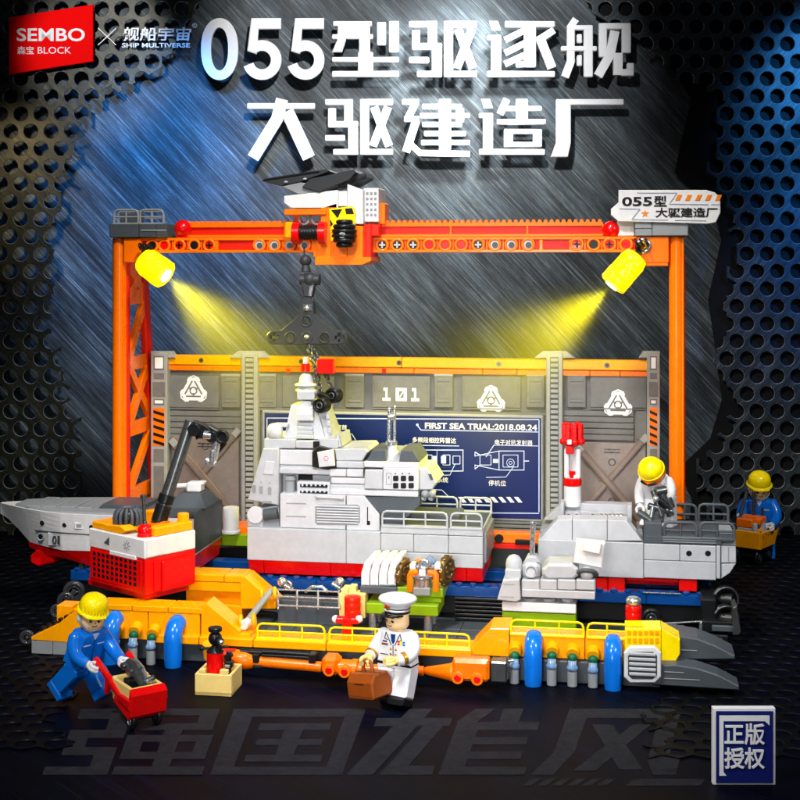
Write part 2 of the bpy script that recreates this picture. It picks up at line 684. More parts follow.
def perforated(name, mat, test, bounds, d, pitch, hole, M, rowaxis='z', thick=.12, lipmat=None):
    "hexagonal grid of round holes; every sixth of a cell is kept or torn away on its own"
    mb = MB(mat, M)
    rng = random.Random(5)
    seg = 4
    u0, u1, w0, w1 = bounds
    row = 0
    w = w0
    rh = pitch * math.sqrt(3) / 2
    rr = pitch / math.sqrt(3)
    while w < w1:
        u = u0 + (pitch / 2 if row % 2 else 0)
        while u < u1:
            for k in range(6):
                a0 = R(60 * k - 30)
                am = a0 + R(30)
                px_, pw_ = u + math.cos(am) * pitch * .4, w + math.sin(am) * pitch * .4
                if not test(px_ + rng.uniform(-.35, .35), pw_ + rng.uniform(-.35, .35)):
                    continue
                ang = [a0 + R(60) * i / seg for i in range(seg + 1)]
                inn = [(u + hole * math.cos(a), w + hole * math.sin(a)) for a in ang]
                c0 = (u + rr * math.cos(a0), w + rr * math.sin(a0))
                c1 = (u + rr * math.cos(a0 + R(60)), w + rr * math.sin(a0 + R(60)))
                out = [(c0[0] + (c1[0] - c0[0]) * i / seg, c0[1] + (c1[1] - c0[1]) * i / seg) for i in range(seg + 1)]
                lip = [(u + (hole + .045) * math.cos(a), w + (hole + .045) * math.sin(a)) for a in ang]
                if rowaxis == 'z':
                    T = lambda p, t: (p[0], d + t, p[1])
                else:
                    T = lambda p, t: (p[0], p[1], d - t)
                n = seg + 1
                vs = [T(p, 0) for p in out] + [T(p, 0) for p in lip] + [T(p, .05) for p in inn] + [T(p, thick) for p in inn] + [T(p, thick) for p in out]
                fs = []
                mb.use(lipmat or mat).add(vs, [[n + i, n + i + 1, 2 * n + i + 1, 2 * n + i] for i in range(seg)])
                mb.use(mat)
                for r_ in (0, 2, 3):
                    for i in range(seg):
                        fs.append([r_ * n + i, r_ * n + i + 1, (r_ + 1) * n + i + 1, (r_ + 1) * n + i])
                for i in range(seg):
                    fs.append([4 * n + i, 4 * n + i + 1, i + 1, i])
                fs.append([0, n, 2 * n, 3 * n, 4 * n][::-1])
                fs.append([seg, n + seg, 2 * n + seg, 3 * n + seg, 4 * n + seg])
                mb.add(vs, fs)
            u += pitch
        w += rh
        row += 1
    return mb.build(name)


DP = 102.6
UP = lambda px: (px - 400) / F * DP
WP = lambda py: CH - (py - YH) / F * DP
PIT = 20.2 / F * DP
LEFT = [(-40, 215), (20, 190), (58, 168), (72, 150), (90, 112), (110, 90), (125, 78), (160, 76), (190, 62), (240, 52), (330, 52), (390, 64), (430, 80), (480, 84), (520, 82), (620, 80)]
RIGHT = [(-40, 560), (10, 590), (30, 622), (50, 655), (72, 672), (84, 692), (98, 722), (140, 716), (172, 706), (192, 722), (225, 735), (265, 736), (300, 722), (340, 728), (362, 714), (400, 736), (440, 724), (458, 704), (470, 692), (500, 706), (620, 690)]
py_of = lambda w: YH + (CH - w) / DP * F
px_of = lambda u: 400 + u / DP * F
o = perforated('perforated_sheet', M_PERFL, lambda u, w: px_of(u) < interp(LEFT, py_of(w)), (UP(-40), UP(230), .1, WP(-30)), DP, PIT, 7.3 / F * DP, FV, lipmat=M_SV)
tag(o, 'torn perforated brass coloured sheet hanging at the left of the steel backdrop', 'metal sheet')
o = perforated('perforated_sheet', M_PERF, lambda u, w: px_of(u) > interp(RIGHT, py_of(w)), (UP(545), UP(850), .1, WP(-30)), DP, PIT, 7.3 / F * DP, FV, lipmat=M_SV)
tag(o, 'torn perforated steel sheet lit blue at the right of the steel backdrop', 'metal sheet')
# added black sheet: darkens the right sheet's holes and hides blue spill
mb = MB(M_ADDED_BLACK, FV)
pts = [(UP(interp(RIGHT, y) + (4 if y < 80 else -28 + 7 * math.sin(y * 1.7) if y < 180 else -12)), WP(y)) for y in (-30, 10, 30, 50, 72, 98, 140, 172, 200, 240, 300, 340, 400, 440, 470, 500, 530)] + [(UP(860), WP(530)), (UP(860), WP(-30))]
mb.prism(pts, DP + .5, DP + .7, 'xz', 0)
o = mb.build('added_dark_sheet')
tag(o, 'matt black sheet added behind the blue lit perforated metal to keep its holes dark', 'backing sheet')

# perforated plates lying on the floor at both sides
FD = lambda py: F * CH / (py - YH)


def floor_plate(name, label, mat, keep, bounds):
    o = perforated(name, mat, keep, bounds, .07, PIT * .82, 7.3 / F * DP * .82, FV, 'y', .05)
    tag(o, label, 'metal plate')


M_FPLATE = plastic('dark_floor_plate', '060607', .5)
M_FPLATE.node_tree.nodes['Principled BSDF'].inputs['Specular IOR Level'].default_value = .1
fpx = lambda u, d: 400 + u / d * F
floor_plate('floor_plate', 'dark perforated plate lying on the floor under the barrow at left', M_FPLATE,
            lambda u, d: fpx(u, d) < 60 + 45 * math.sin(d * .9) * .3 + (d - 60) * .9, (-42, -12, 58, 101))
floor_plate('floor_plate', 'dark perforated plate lying on the floor at right around the grey ramps', M_FPLATE,
            lambda u, d: fpx(u, d) > 655 + 9 * math.sin(d * 1.1) + (d - 60) * 1.2, (8, 46, 57, 101))

# ------------------------------------------------------------ flat title lettering, built as raised letters before the backdrop
GL = {
 '0': [('e',)],
 '5': [('p', [(36, 0), (7, 0), (3, 33), (12, 36), (13, 26), (14, 11), (36, 11)]), ('arc',)],
 '型': [(1, 0, 40, 5), (0, 13, 41, 18), ('p', [(6, 4), (14, 4), (14, 19), (10, 31), (0, 31), (5, 19)]), (27, 4, 38, 31), (14, 4, 27, 13.5), (45, 1, 54, 24), (57, 0, 67, 31), (0, 36, 67, 41), (26, 31, 41, 51), (0, 50, 67, 56)],
 '驱': [(0, 0, 28, 6), (19, 5, 28, 24), (3, 9, 11, 28), (3, 22, 33, 28.5), (23, 28, 33, 56), (8, 50, 24, 56), (0, 36, 20, 42), (35, 0, 68, 6), (35, 5, 44, 51), (35, 50, 68, 56), ('s', [(63, 8), (48, 47)], 8), ('s', [(49, 8), (64, 47)], 8)],
 '逐': [('p', [(2, 0), (11, 0), (14, 9), (5, 9)]), (0, 14, 14, 19), (4, 18, 14, 51), (0, 50, 68, 56), (18, 0, 68, 6), (37, 5, 49, 46), ('s', [(40, 8), (18, 19)], 6), ('s', [(42, 20), (18, 32)], 6), ('s', [(42, 32), (18, 43)], 6), ('s', [(67, 9), (50, 20)], 7), ('s', [(53, 17), (65, 47)], 9), (29, 40, 40, 46)],
 '舰': [('s', [(12, -2), (5, 8)], 7), (3, 5, 11, 42), ('s', [(7, 40), (1, 56)], 8), (3, 4, 29, 9), (20, 8, 29, 56), (-3, 25, 33, 30), (13, 13, 18, 22), (13, 34, 18, 45), (35, 2, 67, 8), (35, 7, 43, 36), (58, 7, 67, 32), ('s', [(51, 10), (46, 34), (34, 55)], 9), ('s', [(54, 32), (54, 54)], 9), (57, 48, 70, 55), (63, 42, 70, 49)],
 '大': [(0, 4, 68, 10), ('s', [(35, 0), (30, 20), (6, 59)], 12), ('s', [(40, 12), (62, 59)], 13)],
 '建': [(0, 0, 17, 6), ('s', [(13, 5), (6, 19)], 7), (2, 17, 17, 23), ('s', [(14, 22), (4, 53)], 8), ('s', [(5, 42), (18, 54), (68, 55)], 6), (20, 5, 60, 10), (18, 14, 68, 19), (20, 23, 60, 28), (22, 32, 64, 37), (19, 41, 68, 46), (37, 0, 49, 51), (54, 9, 62, 24)],
 '造': [('p', [(2, 0), (11, 0), (14, 9), (5, 9)]), (0, 14, 14, 19), (4, 18, 14, 51), (0, 50, 66, 56), ('s', [(28, 0), (21, 15)], 7), (22, 7, 63, 12), (37, 0, 49, 25), (18, 20, 67, 25.5), (25, 30, 63, 35), (25, 34, 34, 48), (54, 34, 63, 48), (33, 43, 55, 48)],
 '厂': [(0, 0, 68, 6), ('p', [(0, 5), (15, 5), (15, 44), (12, 58), (-5, 58), (0, 44)])],
}


def big_glyph(ch, px, py, w, h, d, name, label):
    d -= 1.75                      # the letters float clear of the sheets
    k = d / F
    gx, gz = (px - 400) * k, CH - (py - YH) * k
    bw_, bh = (37, 62) if ch in '05' else (68, 56)
    sx, sz = w / bw_ * k, h / bh * k
    mb = MB(M_LET, FV)
    T = lambda x, y: (gx + x * sx, gz - y * sz)
    y1 = d + .4
    for i, it in enumerate(GL[ch]):
        y0 = d - .006 * i
        if it[0] == 'p':
            mb.prism([T(*p) for p in it[1]], y0, y1, 'xz', .06)
        elif it[0] == 's':
            mb.stroke([T(*p) for p in it[1]], it[2] * sx, y0, y1)
        elif it[0] == 'e':
            n = 40
            out = [T(18.5 + 18.5 * math.cos(2 * math.pi * i / n), 31 + 31 * math.copysign(abs(math.sin(2 * math.pi * i / n)) ** .85, math.sin(2 * math.pi * i / n))) for i in range(n)]
            inn = [T(18.5 + 8.6 * math.cos(2 * math.pi * i / n), 31 + 21.5 * math.copysign(abs(math.sin(2 * math.pi * i / n)) ** .85, math.sin(2 * math.pi * i / n))) for i in range(n)]
            vs = [(a, y0, b) for a, b in out + inn] + [(a, y1, b) for a, b in out + inn]
            fs = []
            for i in range(n):
                j = (i + 1) % n
                fs += [[i, j, n + j, n + i][::-1], [2 * n + i, 2 * n + j, j, i][::-1], [n + i, n + j, 3 * n + j, 3 * n + i][::-1]]
            mb.add(vs, fs)
        elif it[0] == 'arc':
            n = 26
            pts = []
            for i in range(n + 1):
                a = R(-128 + 290 * i / n)
                pts.append(T(17.5 + 13.8 * math.cos(a), 42 + 14.6 * math.sin(a)))
            mb.stroke(pts, 10.2 * sx, y0, y1)
        else:
            a, b, c, e = it
            p, q = T(a, b), T(c, e)
            mb.box(p[0], q[0], y0, y1, p[1], q[1], .06)
    o = mb.build(name)
    tag(o, label, 'letter', 'title letters on the backdrop')
    return o


for ch, x, w, lab in (('0', 201, 37, 'white raised numeral zero at the start of the upper title row on the backdrop'),
                      ('5', 244, 38, 'white raised numeral five next to the zero on the backdrop title'),
                      ('5', 288, 37, 'white raised numeral five just before the first character of the upper title row')):
    big_glyph(ch, x, 18, w, 62, DB, 'title_numeral', lab)
for ch, x, y, lab in (('型', 332, 21, 'white raised title character right after the three numerals on the backdrop'),
                      ('驱', 409, 21, 'white raised title character third from the end of the upper row'),
                      ('逐', 487, 21, 'white raised title character second from the end of the upper row'),
                      ('舰', 564, 21, 'white raised title character at the right end of the upper row'),
                      ('大', 247, 99, 'white raised title character starting the lower row, shaped like a striding person'),
                      ('驱', 325, 99, 'white raised title character second in the lower row on the backdrop'),
                      ('建', 402, 99, 'white raised title character in the middle of the lower row'),
                      ('造', 479, 99, 'white raised title character fourth in the lower row on the backdrop'),
                      ('厂', 556, 99, 'white raised open angular title character at the right end of the lower row')):
    big_glyph(ch, x, y, 68, 56, DB, 'title_character', lab)

# overlaid red logo built as a badge plate, and its companion lettering
k = 102.2 / F
bx = lambda px: (px - 400) * k
bz = lambda py: CH - (py - YH) * k
t = thing('badge_plate', 'overlaid red logo built as a slanted badge plate with white lettering at the top left of the backdrop', 'badge', FV @ Vector((bx(52), 102.2, bz(60))))
MB(M_BADGE, FV).prism([(bx(10), bz(18)), (bx(94), bz(5)), (bx(94), bz(62)), (bx(10), bz(75))], 101.9, 102.2, 'xz', .04).build('plate', t)
mb = MB(M_LET, FV)
mb.text('SEMBO', bx(18), bx(86), bz(42), bz(29), 101.9, .05, .018)
mb.text('森宝', bx(18.5), bx(35), bz(55), bz(47), 101.9, .05, .008)
mb.text('BLOCK', bx(39), bx(72), bz(54.3), bz(47.6), 101.9, .05, -.004)
mb.build('lettering', t)
t = thing('series_lettering', 'small white cross and series name lettering beside the red badge', 'lettering', FV @ Vector((bx(140), 102.2, bz(40))))
mb = MB(M_LET, FV)
mb.stroke([(bx(98), bz(28)), (bx(116), bz(45))], .07, 102.2, 102.3)
mb.stroke([(bx(116), bz(28)), (bx(98), bz(45))], .07, 102.23, 102.33)
mb.build('cross', t)
MB(M_LET, FV).text('舰船宇宙', bx(122), bx(190), bz(41), bz(27), 102.3, .12, .016, slant=.12).build('series_name', t)
mb = MB(M_LET, FV)
mb.text('SHIP MULTIVERSE', bx(122), bx(190), bz(47.5), bz(43), 102.3, .12, .012)
mb.build('subtitle', t)
MB(M_LET, FV).text('®', bx(192), bx(197), bz(28), bz(23), 102.3, .12).build('registered_mark', t)

# ------------------------------------------------------------ painted characters on the floor
FG = [
 ([(.2, 0, 3.8, 1.5), (2.4, 1.5, 3.8, 3.2), (0, 3.2, 3.8, 4.4), (0, 4.4, 1.4, 5.8), (0, 5.8, 3.6, 7), (2.2, 7, 3.6, 8.8), (-.8, 8.8, 3.6, 10), (4.4, 0, 9.6, 1), (4.4, 1, 5.6, 2.2), (8.4, 1, 9.6, 2.2), (4.4, 2.2, 9.6, 3.2), (4, 4, 9.8, 5), (4, 5, 5.2, 6.6), (8.8, 5, 9.8, 6.6), (4, 6.6, 9.8, 7.6), (6.4, 3.2, 7.6, 4), (6.4, 5, 7.6, 6.6), (6.4, 7.6, 7.6, 8.8), (3.9, 8.8, 10, 10)], 78, 226),
 ([(0, 0, 10, 1.2), (0, 1.2, 1.6, 8.8), (8.6, 1.2, 10, 8.8), (0, 8.8, 10, 10), (2.4, 2.2, 7.8, 3.2), (2.6, 4.6, 7.6, 5.5), (2.2, 7, 8, 8), (4.4, 3.2, 5.8, 4.6), (4.4, 5.5, 5.8, 7)], 234, 366),
 ([(0, 1.4, 4.6, 2.6), ('p', [(1.8, 0), (3.2, 0), (1, 10), (-.6, 10)]), ('p', [(3, 2.6), (4.2, 2.6), (3, 8.6), (4.6, 8.6), (4.6, 10), (1.4, 10)]), ('p', [(5.8, 0), (7, 0), (6.2, 2), (4.9, 2)]), (5, 2, 6.4, 10), (6.4, 2, 10, 3.2), (6.4, 4.3, 9.6, 5.4), (6.4, 6.5, 9.6, 7.6), (6.4, 8.8, 10.2, 10), (7.5, 0, 8.7, 2)], 380, 545),
 ([(.6, 0, 9.4, 1.4), (.6, 1.4, 2.2, 6.6), ('p', [(.6, 6.6), (2.2, 6.6), (1.2, 10), (-.6, 10)]), ('p', [(7.8, 1.4), (9.4, 1.4), (9.7, 7), (10.6, 7), (10.8, 10), (9, 10), (8.2, 8)]), ('p', [(2.8, 2.4), (4.4, 2.4), (8, 9.2), (6.2, 9.2)]), ('p', [(6, 2.4), (7.4, 2.4), (4.4, 9.4), (2.6, 9.4)])], 562, 690),
]


def fpt(px, py):
    d = FD(py)
    return ((px - 400) / F * d, d)


for gi, (parts_, xa, xb) in enumerate(FG):
    mb = MB(M_FLET, FV)

    def T(x, y, xa=xa, xb=xb):
        return fpt(xa + (xb - xa) * x / 10 - 2.4 * y, 709 + 6.6 * y)
    for i, it in enumerate(parts_):
        if it[0] == 'p':
            q = [T(*p) for p in it[1]]
        else:
            a, b, c, e = it
            q = [T(a, b), T(c, b), T(c, e), T(a, e)]
        mb.prism(q, 0, .012 + .001 * i, 'xy', 0)
    o = mb.build('floor_character')
    tag(o, ('dark grey character painted on the floor below the barrow', 'dark grey character painted on the floor left of the officer',
            'dark grey character painted on the floor right of the officer', 'dark grey character painted on the floor beside the navy plaque')[gi], 'lettering')
mb = MB(M_FLET, FV)
for i in range(6):
    mb.prism([fpt(522 + i * 15, 786), fpt(531 + i * 15, 786), fpt(541 + i * 15, 779), fpt(532 + i * 15, 779)], 0, .012, 'xy', 0)
mb.prism([fpt(626, 786), fpt(700, 786), fpt(706, 779), fpt(634, 779)], 0, .012, 'xy', 0)
tag(mb.build('floor_stripes'), 'row of slanted dark grey stripes painted on the floor near the navy plaque', 'marking')

# overlaid corner badge, built as a navy plaque standing at the right front
d = F * CH / (785 - YH)
k = d / F
qx = lambda px: (px - 400) * k
qz = lambda py: CH - (py - YH) * k
t = thing('plaque', 'overlaid navy badge built as a square plaque with white border and four white characters at bottom right', 'plaque', FV @ Vector((qx(744), d, 0)))
MB(M_LET, FV).box(qx(713), qx(775.5), d - .0, d + .3, .0, qz(708), .02).build('border', t)
MB(M_NAVY, FV).box(qx(716), qx(773), d - .05, d + .02, qz(782.5), qz(711), .01).build('panel', t)
mb = MB(M_LET, FV)
y0 = d - .05
mb.prism([(qx(719), qz(712 + 3)), (qx(769), qz(715)), (qx(769), qz(725)), (qx(764.5), qz(720.5)), (qx(723), qz(720.5)), (qx(723), qz(771)), (qx(726), qz(775)), (qx(719), qz(775))], y0 - .03, y0 + .01, 'xz', 0)
mb.text('正版', qx(724), qx(764), qz(744), qz(723), y0, .06, .014)
mb.text('授权', qx(724), qx(764), qz(768), qz(747), y0, .06, .014)
mb.build('lettering', t)


# ============================================================ DOCK BASE
BZ = 1.05                                   # height of the dock's deck
dock = thing('dock_base', 'long grey and amber dock platform carrying the hull sections, rails and wall', 'dock platform', (0, 8, 0))
mb = MB(M_DG)
mb.box(X(40, 1), X(512, .3), .3, 17.8, 0, BZ, .05)
mb.box(X(512, .3), X(690, .3), .3, 17.8, .02, BZ + .01, .05)
mb.build('base_plate', dock)
mb = MB(M_DG)
for i in range(17):                         # tiled deck
    for j in range(3):
        x = X(180, 2) + i * 1.5
        mb.box(x + .02, x + 1.48, 1.5 + j * 1.6, 3.06 + j * 1.6, BZ, BZ + .06, .03)
mb.build('deck_tiles', dock)
# front strip
mb = MB(M_YO)
xs = [X(p, -.1) for p in (152, 200, 254, 327, 400, 472)]
for a, b in zip(xs, xs[1:]):
    mb.box(a + .02, b - .02, -.35, 1.5, BZ + .02, BZ + .44, .04)
mb.build('front_strip', dock)
# left front wall with tiles, chamfer and wedge
WT = 2.9
mb = MB(M_YO)
xs = [X(p, 0) for p in (73, 112, 148, 200)]
for a, b in zip(xs, xs[1:]):
    mb.box(a + .02, b - .02, 0, 1.45, BZ + .05, WT - .32, .03)
xs = [X(p, 0) for p in (76, 97, 132, 168, 203)]
for a, b in zip(xs, xs[1:]):
    mb.box(a + .02, b - .02, -.04, 1.45, WT - .31, WT, .04)
ppoly(mb, [(201, 606), (206, 603), (240, 631), (240, 638), (201, 641)], -.01, 1.45)
mb.box(X(238, 0), X(250, 0), 0, 1.4, BZ + .4, BZ + .62)
mb.build('left_wall', dock)
mb = MB(M_YO)
ppoly(mb, [(31, 637), (58, 624), (74, 611), (74, 643), (31, 640)], 0, 1.5)
mb.box(X(58, 1), X(74, 1), .8, 1.9, 1.6, 2.5)
mb.use(M_BK)
for i in range(6):
    x = X(36 + i * 6, 0)
    mb.box(x, x + .18, .5, .9, 1.1 + i * .17, 1.36 + i * .17, .01)
mb.use(M_MG)
mb.box(X(31, 0), X(52, 0), .02, 1.45, .05, .78)
mb.box(X(52.3, 0), X(76, 0), .02, 1.45, .05, .78)
mb.build('wedge', dock)
# rear wall behind the crane
mb = MB(M_YO)
xs = [X(p, 4.5) for p in (183, 192, 224, 243)]
for a, b in zip(xs, xs[1:]):
    mb.box(a + .02, b - .02, 4.46, 6.2, 3.2, 3.6, .04)
mb.box(X(183, 4.5), X(243, 4.5), 4.5, 6.2, 2.65, 3.18)
mb.box(X(183, 4.5), X(240, 4.5), 5.0, 6.2, BZ, 2.6)
mb.box(X(183, 4.5), X(242, 4.5), 4.5, 6.2, BZ + .05, 1.9)
ppoly(mb, [(240.5, 577), (245, 577), (275, 603), (275, 609), (240.5, 609)], 4.47, 6.2)
mb.build('rear_wall', dock)
# lever between the two walls
mb = MB(M_MG)
a, b = P(245, 624, .7), P(271, 591, 4.3)
mb.cyl(a, b, .18)
mb.use(M_WH).cyl(a + Vector((-.02, -.3, 0)), a + Vector((.1, .25, .02)), .26)
mb.use(M_YO)
for px, py, Y in ((241, 622, .8), (254, 621, .8), (262, 596, 4.3), (275, 594, 4.3)):
    mb.ring(P(px, py, Y), (1, .2, .1), .3, .12)
mb.build('lever', dock)
# right front wall
mb = MB(M_YO)
ppoly(mb, [(471, 655), (471, 648), (490, 628.5), (509, 629), (509, 657)], 0, 2.2)
xs = [X(p, 0) for p in (509.5, 585, 650)]
for a, b in zip(xs, xs[1:]):
    mb.box(a + .02, b - .02, 0, 1.5, BZ + .12, 2.28, .04)
mb.build('right_wall', dock)
mb = MB(M_YE)
ppoly(mb, [(625, 629), (661, 629), (661, 660), (625, 657)], -.22, 1.4)
ppoly(mb, [(661.5, 629), (680, 639.5), (680, 654), (676, 661), (661.5, 661)], -.21, 1.4)
mb.use(M_YO)
for i in range(6):
    for j in range(2):
        pbox(mb, 627.5 + i * 5.6, 631 + j * 7, 631 + i * 5.6, 635 + j * 8, -.26, -.2, .01)
mb.build('end_block', dock)
# grey ramps
def ramp(pts, Y0, Y1, lines):
    mb = MB(M_DG)
    ppoly(mb, pts, Y0, Y1, .06)
    top = [p for p in pts if p[1] < 672 or p[0] > 700][:-1]
    mb.use(M_MG)
    for px0, py0, px1 in lines:
        pbox(mb, px0, py0, px1, py0 + .8, Y0 - .03, Y0 + .02, .005)
    n = 9
    mb.use(M_DG)
    for i in range(n):
        x = X(pts[0][0] + 4 + (pts[4][0] - pts[0][0] - 14) * i / n, Y0)
        zz = Z(pts[1][1] + (pts[4][1] - pts[1][1]) * (i / n) ** 1.9, pts[0][0] + 10 * i, Y0)
        mb.box(x, x + .38, Y1 - .5, Y1 + .12, zz - .25, zz + .05, .02)
    return mb.build('ramp', dock)
ramp([(652, 640), (676, 635.5), (698, 639), (716, 646), (735, 656), (735, 659.5), (652, 660)], .5, 2.6, [(680, 650, 697)])
ramp([(652, 665), (676, 665), (698, 668.5), (718, 675), (739, 686), (739, 690.5), (652, 685)], -.95, .45, [(664, 672, 684), (664, 679, 700)])
mb = MB(M_DG)
mb.box(X(500, -.1), X(660, -.1), -.25, .28, .05, BZ + .08)
mb.build('skirt', dock)
# railings along the front
for a, b, y, z0, z1, n in ((256, 326, -.1, BZ + .52, 2.28, 3), (328, 400, -.1, BZ + .52, 2.25, 3), (401, 471, -.1, BZ + .52, 2.2, 3), (509.5, 585, .1, 2.36, 3.0, 3), (586, 648, .1, 2.36, 3.0, 3)):
    railing(MB(M_YE), X(a, y) + .08, X(b, y) - .08, y, z0, z1, n, .06).build('railing', dock)
# vent
mb = MB(M_WH)
def octo(px0, py0, px1, py1, c):
    return [(px0 + c, py0), (px1 - c, py0), (px1, py0 + c), (px1, py1 - c), (px1 - c, py1), (px0 + c, py1), (px0, py1 - c), (px0, py0 + c)]
ppoly(mb, octo(624, 647, 661, 683, 6), -1.25, -.9, .05)
v = mb.build('vent_frame', dock)
mb = MB(M_DG)
ppoly(mb, octo(628, 652, 657, 679, 4), -1.28, -1.2, .0)
mb.use(M_LG)
for i in range(5):
    pbox(mb, 629, 653.2 + i * 5, 656, 656.2 + i * 5, -1.38, -1.24, .03)
mb.build('louvre', v)
# blue elbow pipes
for px, top, bot in ((533, 638, 686), (613, 642.5, 690), (173, 622, 670), (110, 618, 668)):
    Y = -.75
    r = L(9.2, px, Y)
    x, zt = X(px, Y), Z(top, px, Y)
    pts = [(x, Y, .02)] + [(x, Y, z) for z in (.5, 1.0, zt - .95)]
    for i in range(1, 8):
        a = R(90 * i / 7)
        pts.append((x, Y + .5 * (1 - math.cos(a)) * 1.4, zt - .95 + math.sin(a) * (.95 - r * .55)))
    pts.append((x, .1, pts[-1][2]))
    mb = MB(M_BL).tube(pts, [r * .9] + [r] * (len(pts) - 1), 22)
    mb.build('elbow_pipe', dock)
# taps
for px, py in ((515, 651), (552, 651), (572.5, 653), (593, 655), (117, 628), (135, 630.5), (153, 633)):
    Y = -.3
    x, z = X(px, Y), Z(py, px, Y)
    mb = MB(M_YO)
    mb.cyl((x, .2, z + .14), (x, -.4, z - .05), .33)
    tap = mb.build('tap', dock)
    mb = MB(M_DGN).ball((x, -.5, z - .18), .25, (1, 1, .9))
    mb.build('seal', tap)
    mb = MB(M_CLB).lathe([(.05, .36), (.2, .32), (.22, .1), (.27, .05), (.27, -.12), (.16, -.16)], (x, -.62, z - .62))
    mb.build('clear_nozzle', tap)
    mb = MB(M_MG).cyl((x, -.62, .02), (x, -.62, z - .8), .24)
    mb.build('stub_pipe', tap)
# deck rack and fittings
mb = MB(M_SV)
Y = 4.6
for py in (591, 598, 607):
    pbox(mb, 277, py - .7, 340, py + .7, Y - (py - 591) * .14, Y + .15 - (py - 591) * .14, .02)
for px in (278, 297, 318, 339):
    mb.cyl(P(px, 590.5, Y + .1), P(px, 609, 2.6), .06)
mb.use(M_DG).box(X(277, 4.6), X(340, 4.6), 4.75, 6.0, BZ, 2.3)
mb.use(M_SV)
for px in (288, 338):
    mb.cyl(P(px - 6, 583, 5.2), P(px + 5, 590, 5.2), .13)
    mb.ball(P(px + (-6 if px < 300 else 2), 582, 5.2), .26)
    mb.ring(P(px, 585, 5.1), (.3, 1, .2), .22, .06)
mb.tube([P(305, 592, 5), P(312, 587, 5), P(322, 587, 5), P(328, 592, 5)], .1)
mb.build('deck_rack', dock)
# rear orange beams and blocks seen between the hull sections
mb = MB(M_OR)
mb.box(X(484, 13), X(546, 13), 13, 14, Z(543, 500, 13), Z(533, 500, 13), .06)
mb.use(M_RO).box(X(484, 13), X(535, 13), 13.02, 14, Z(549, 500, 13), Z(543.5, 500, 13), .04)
mb.use(M_BK).cyl((X(499, 13), 12.95, Z(538.5, 499, 13)), (X(499, 13), 13.1, Z(538.5, 499, 13)), .27)
pbox(mb, 515, 540, 533, 545, 12.8, 13.6)
mb.build('rear_beam', dock)
mb = MB(M_GN)
mb.box(X(220, 12.5), X(250, 12.5), 12.5, 15, Z(546, 235, 12.5), Z(535, 235, 12.5))
mb.use(M_OR).box(X(222, 13), X(247, 13), 13, 15, Z(534, 235, 13), Z(527, 235, 13))
mb.use(M_BK).box(X(215, 13.4), X(250, 13.4), 13.4, 16.5, BZ, Z(548, 235, 13.4))
mb.use(M_WH).cyl(P(231, 531, 12.4), P(231, 507, 12.4), .5)
mb.cyl(P(231, 533, 12.4), P(231, 530, 12.4), .58)
mb.build('rear_fitting', dock)
mb = MB(M_DG)
mb.box(X(485, 13.5), X(560, 13.5), 14.2, 16, BZ, Z(545, 510, 14), .05)
mb.build('rear_block', dock)

# rails under the hulls
rail = thing('blue_rail', 'translucent dark blue rail on black undercarriage running under the hull sections', 'rail', (0, 6.8, BZ))
mb = MB(M_RBL)
xs = [X(70, 6.8) + i * (X(716, 6.8) - X(70, 6.8)) / 10 for i in range(11)]
for y in (6.8, 10.6):
    mb = MB(M_RBL)
    for a, b in zip(xs, xs[1:]):
        mb.box(a + .005, b - .005, y, y + 1, 2.35, 2.95, .05)
    if y < 8:
        x = xs[0] + .4
        while x < xs[-1] - .3:
            mb.cyl((x, y + .15, 2.93), (x, y + .15, 3.1), .2, n=12)
            x += .78
    mb.build('rail_bar', rail)
mb = MB(M_BK)
mb.box(xs[0], xs[-1], 7.0, 11.4, BZ + .3, 2.33, .05)
for i in range(6):
    mb.box(X(455, 6.6), X(515, 6.6), 6.5, 7, BZ + .1 + i * .22, BZ + .22 + i * .22, .02)
mb.build('undercarriage', rail)
mb = MB(M_SV)
mb.box(X(643, 6.7), X(681, 6.7), 6.72, 6.8, 2.98, 3.04, .01)
mb.box(X(190, 6.7), X(250, 6.7), 6.72, 6.8, 2.98, 3.04, .01)
mb.build('trim', rail)
# wheels and sprockets
def wheel(px, py, Y, rpx, name, label, hub=M_GM, body=M_BK, axis=(.25, -1, 0)):
    c = P(px, py, Y)
    r = L(rpx, px, Y)
    ax = Vector(axis).normalized()
    t = thing(name, label, 'wheel', c, 'wheels around the dock')
    mb = MB(body).ring(c, ax, r * .78, r * .26, 28)
    mb.build('tyre', t)
    mb = MB(hub).ring(c + ax * .05, ax, r * .5, r * .1, 24)
    mb.cyl(c - ax * .12, c + ax * .1, r * .24)
    for i in range(3):
        a, b = mb.frame(ax)
        an = R(120 * i)
        mb.cyl(c, c + (a * math.cos(an) + b * math.sin(an)) * r * .6, r * .08, n=8)
    mb.build('hub', t)
wheel(651, 618.5, 4.8, 10, 'guide_wheel', 'black wheel with silver hub behind the yellow end block')
wheel(74, 592, 5.5, 11, 'guide_wheel', 'smoky clear wheel behind the red crane, nearest the bow hull', M_SMOKE, M_SMOKE)
wheel(57, 611, 3.4, 7, 'guide_wheel', 'small clear wheel just above the yellow wedge tip', M_SMOKE, M_SMOKE)
wheel(27, 637.5, .6, 7.5, 'guide_wheel', 'clear wheel at the far left tip of the yellow wedge', M_SMOKE, M_SMOKE)
wheel(86, 566, 7.5, 7, 'guide_wheel', 'small smoky wheel tucked under the red keel of the bow hull', M_SMOKE, M_SMOKE)
wheel(66, 601, 4.5, 9, 'guide_wheel', 'middle clear wheel in the slanting row left of the red crane', M_SMOKE, M_SMOKE)
t = thing('winch_frame', 'black winch with two curved sprockets and grey bracket at the right end of the rails', 'winch', (X(722, 6), 6, 0))
mb = MB(M_BK)
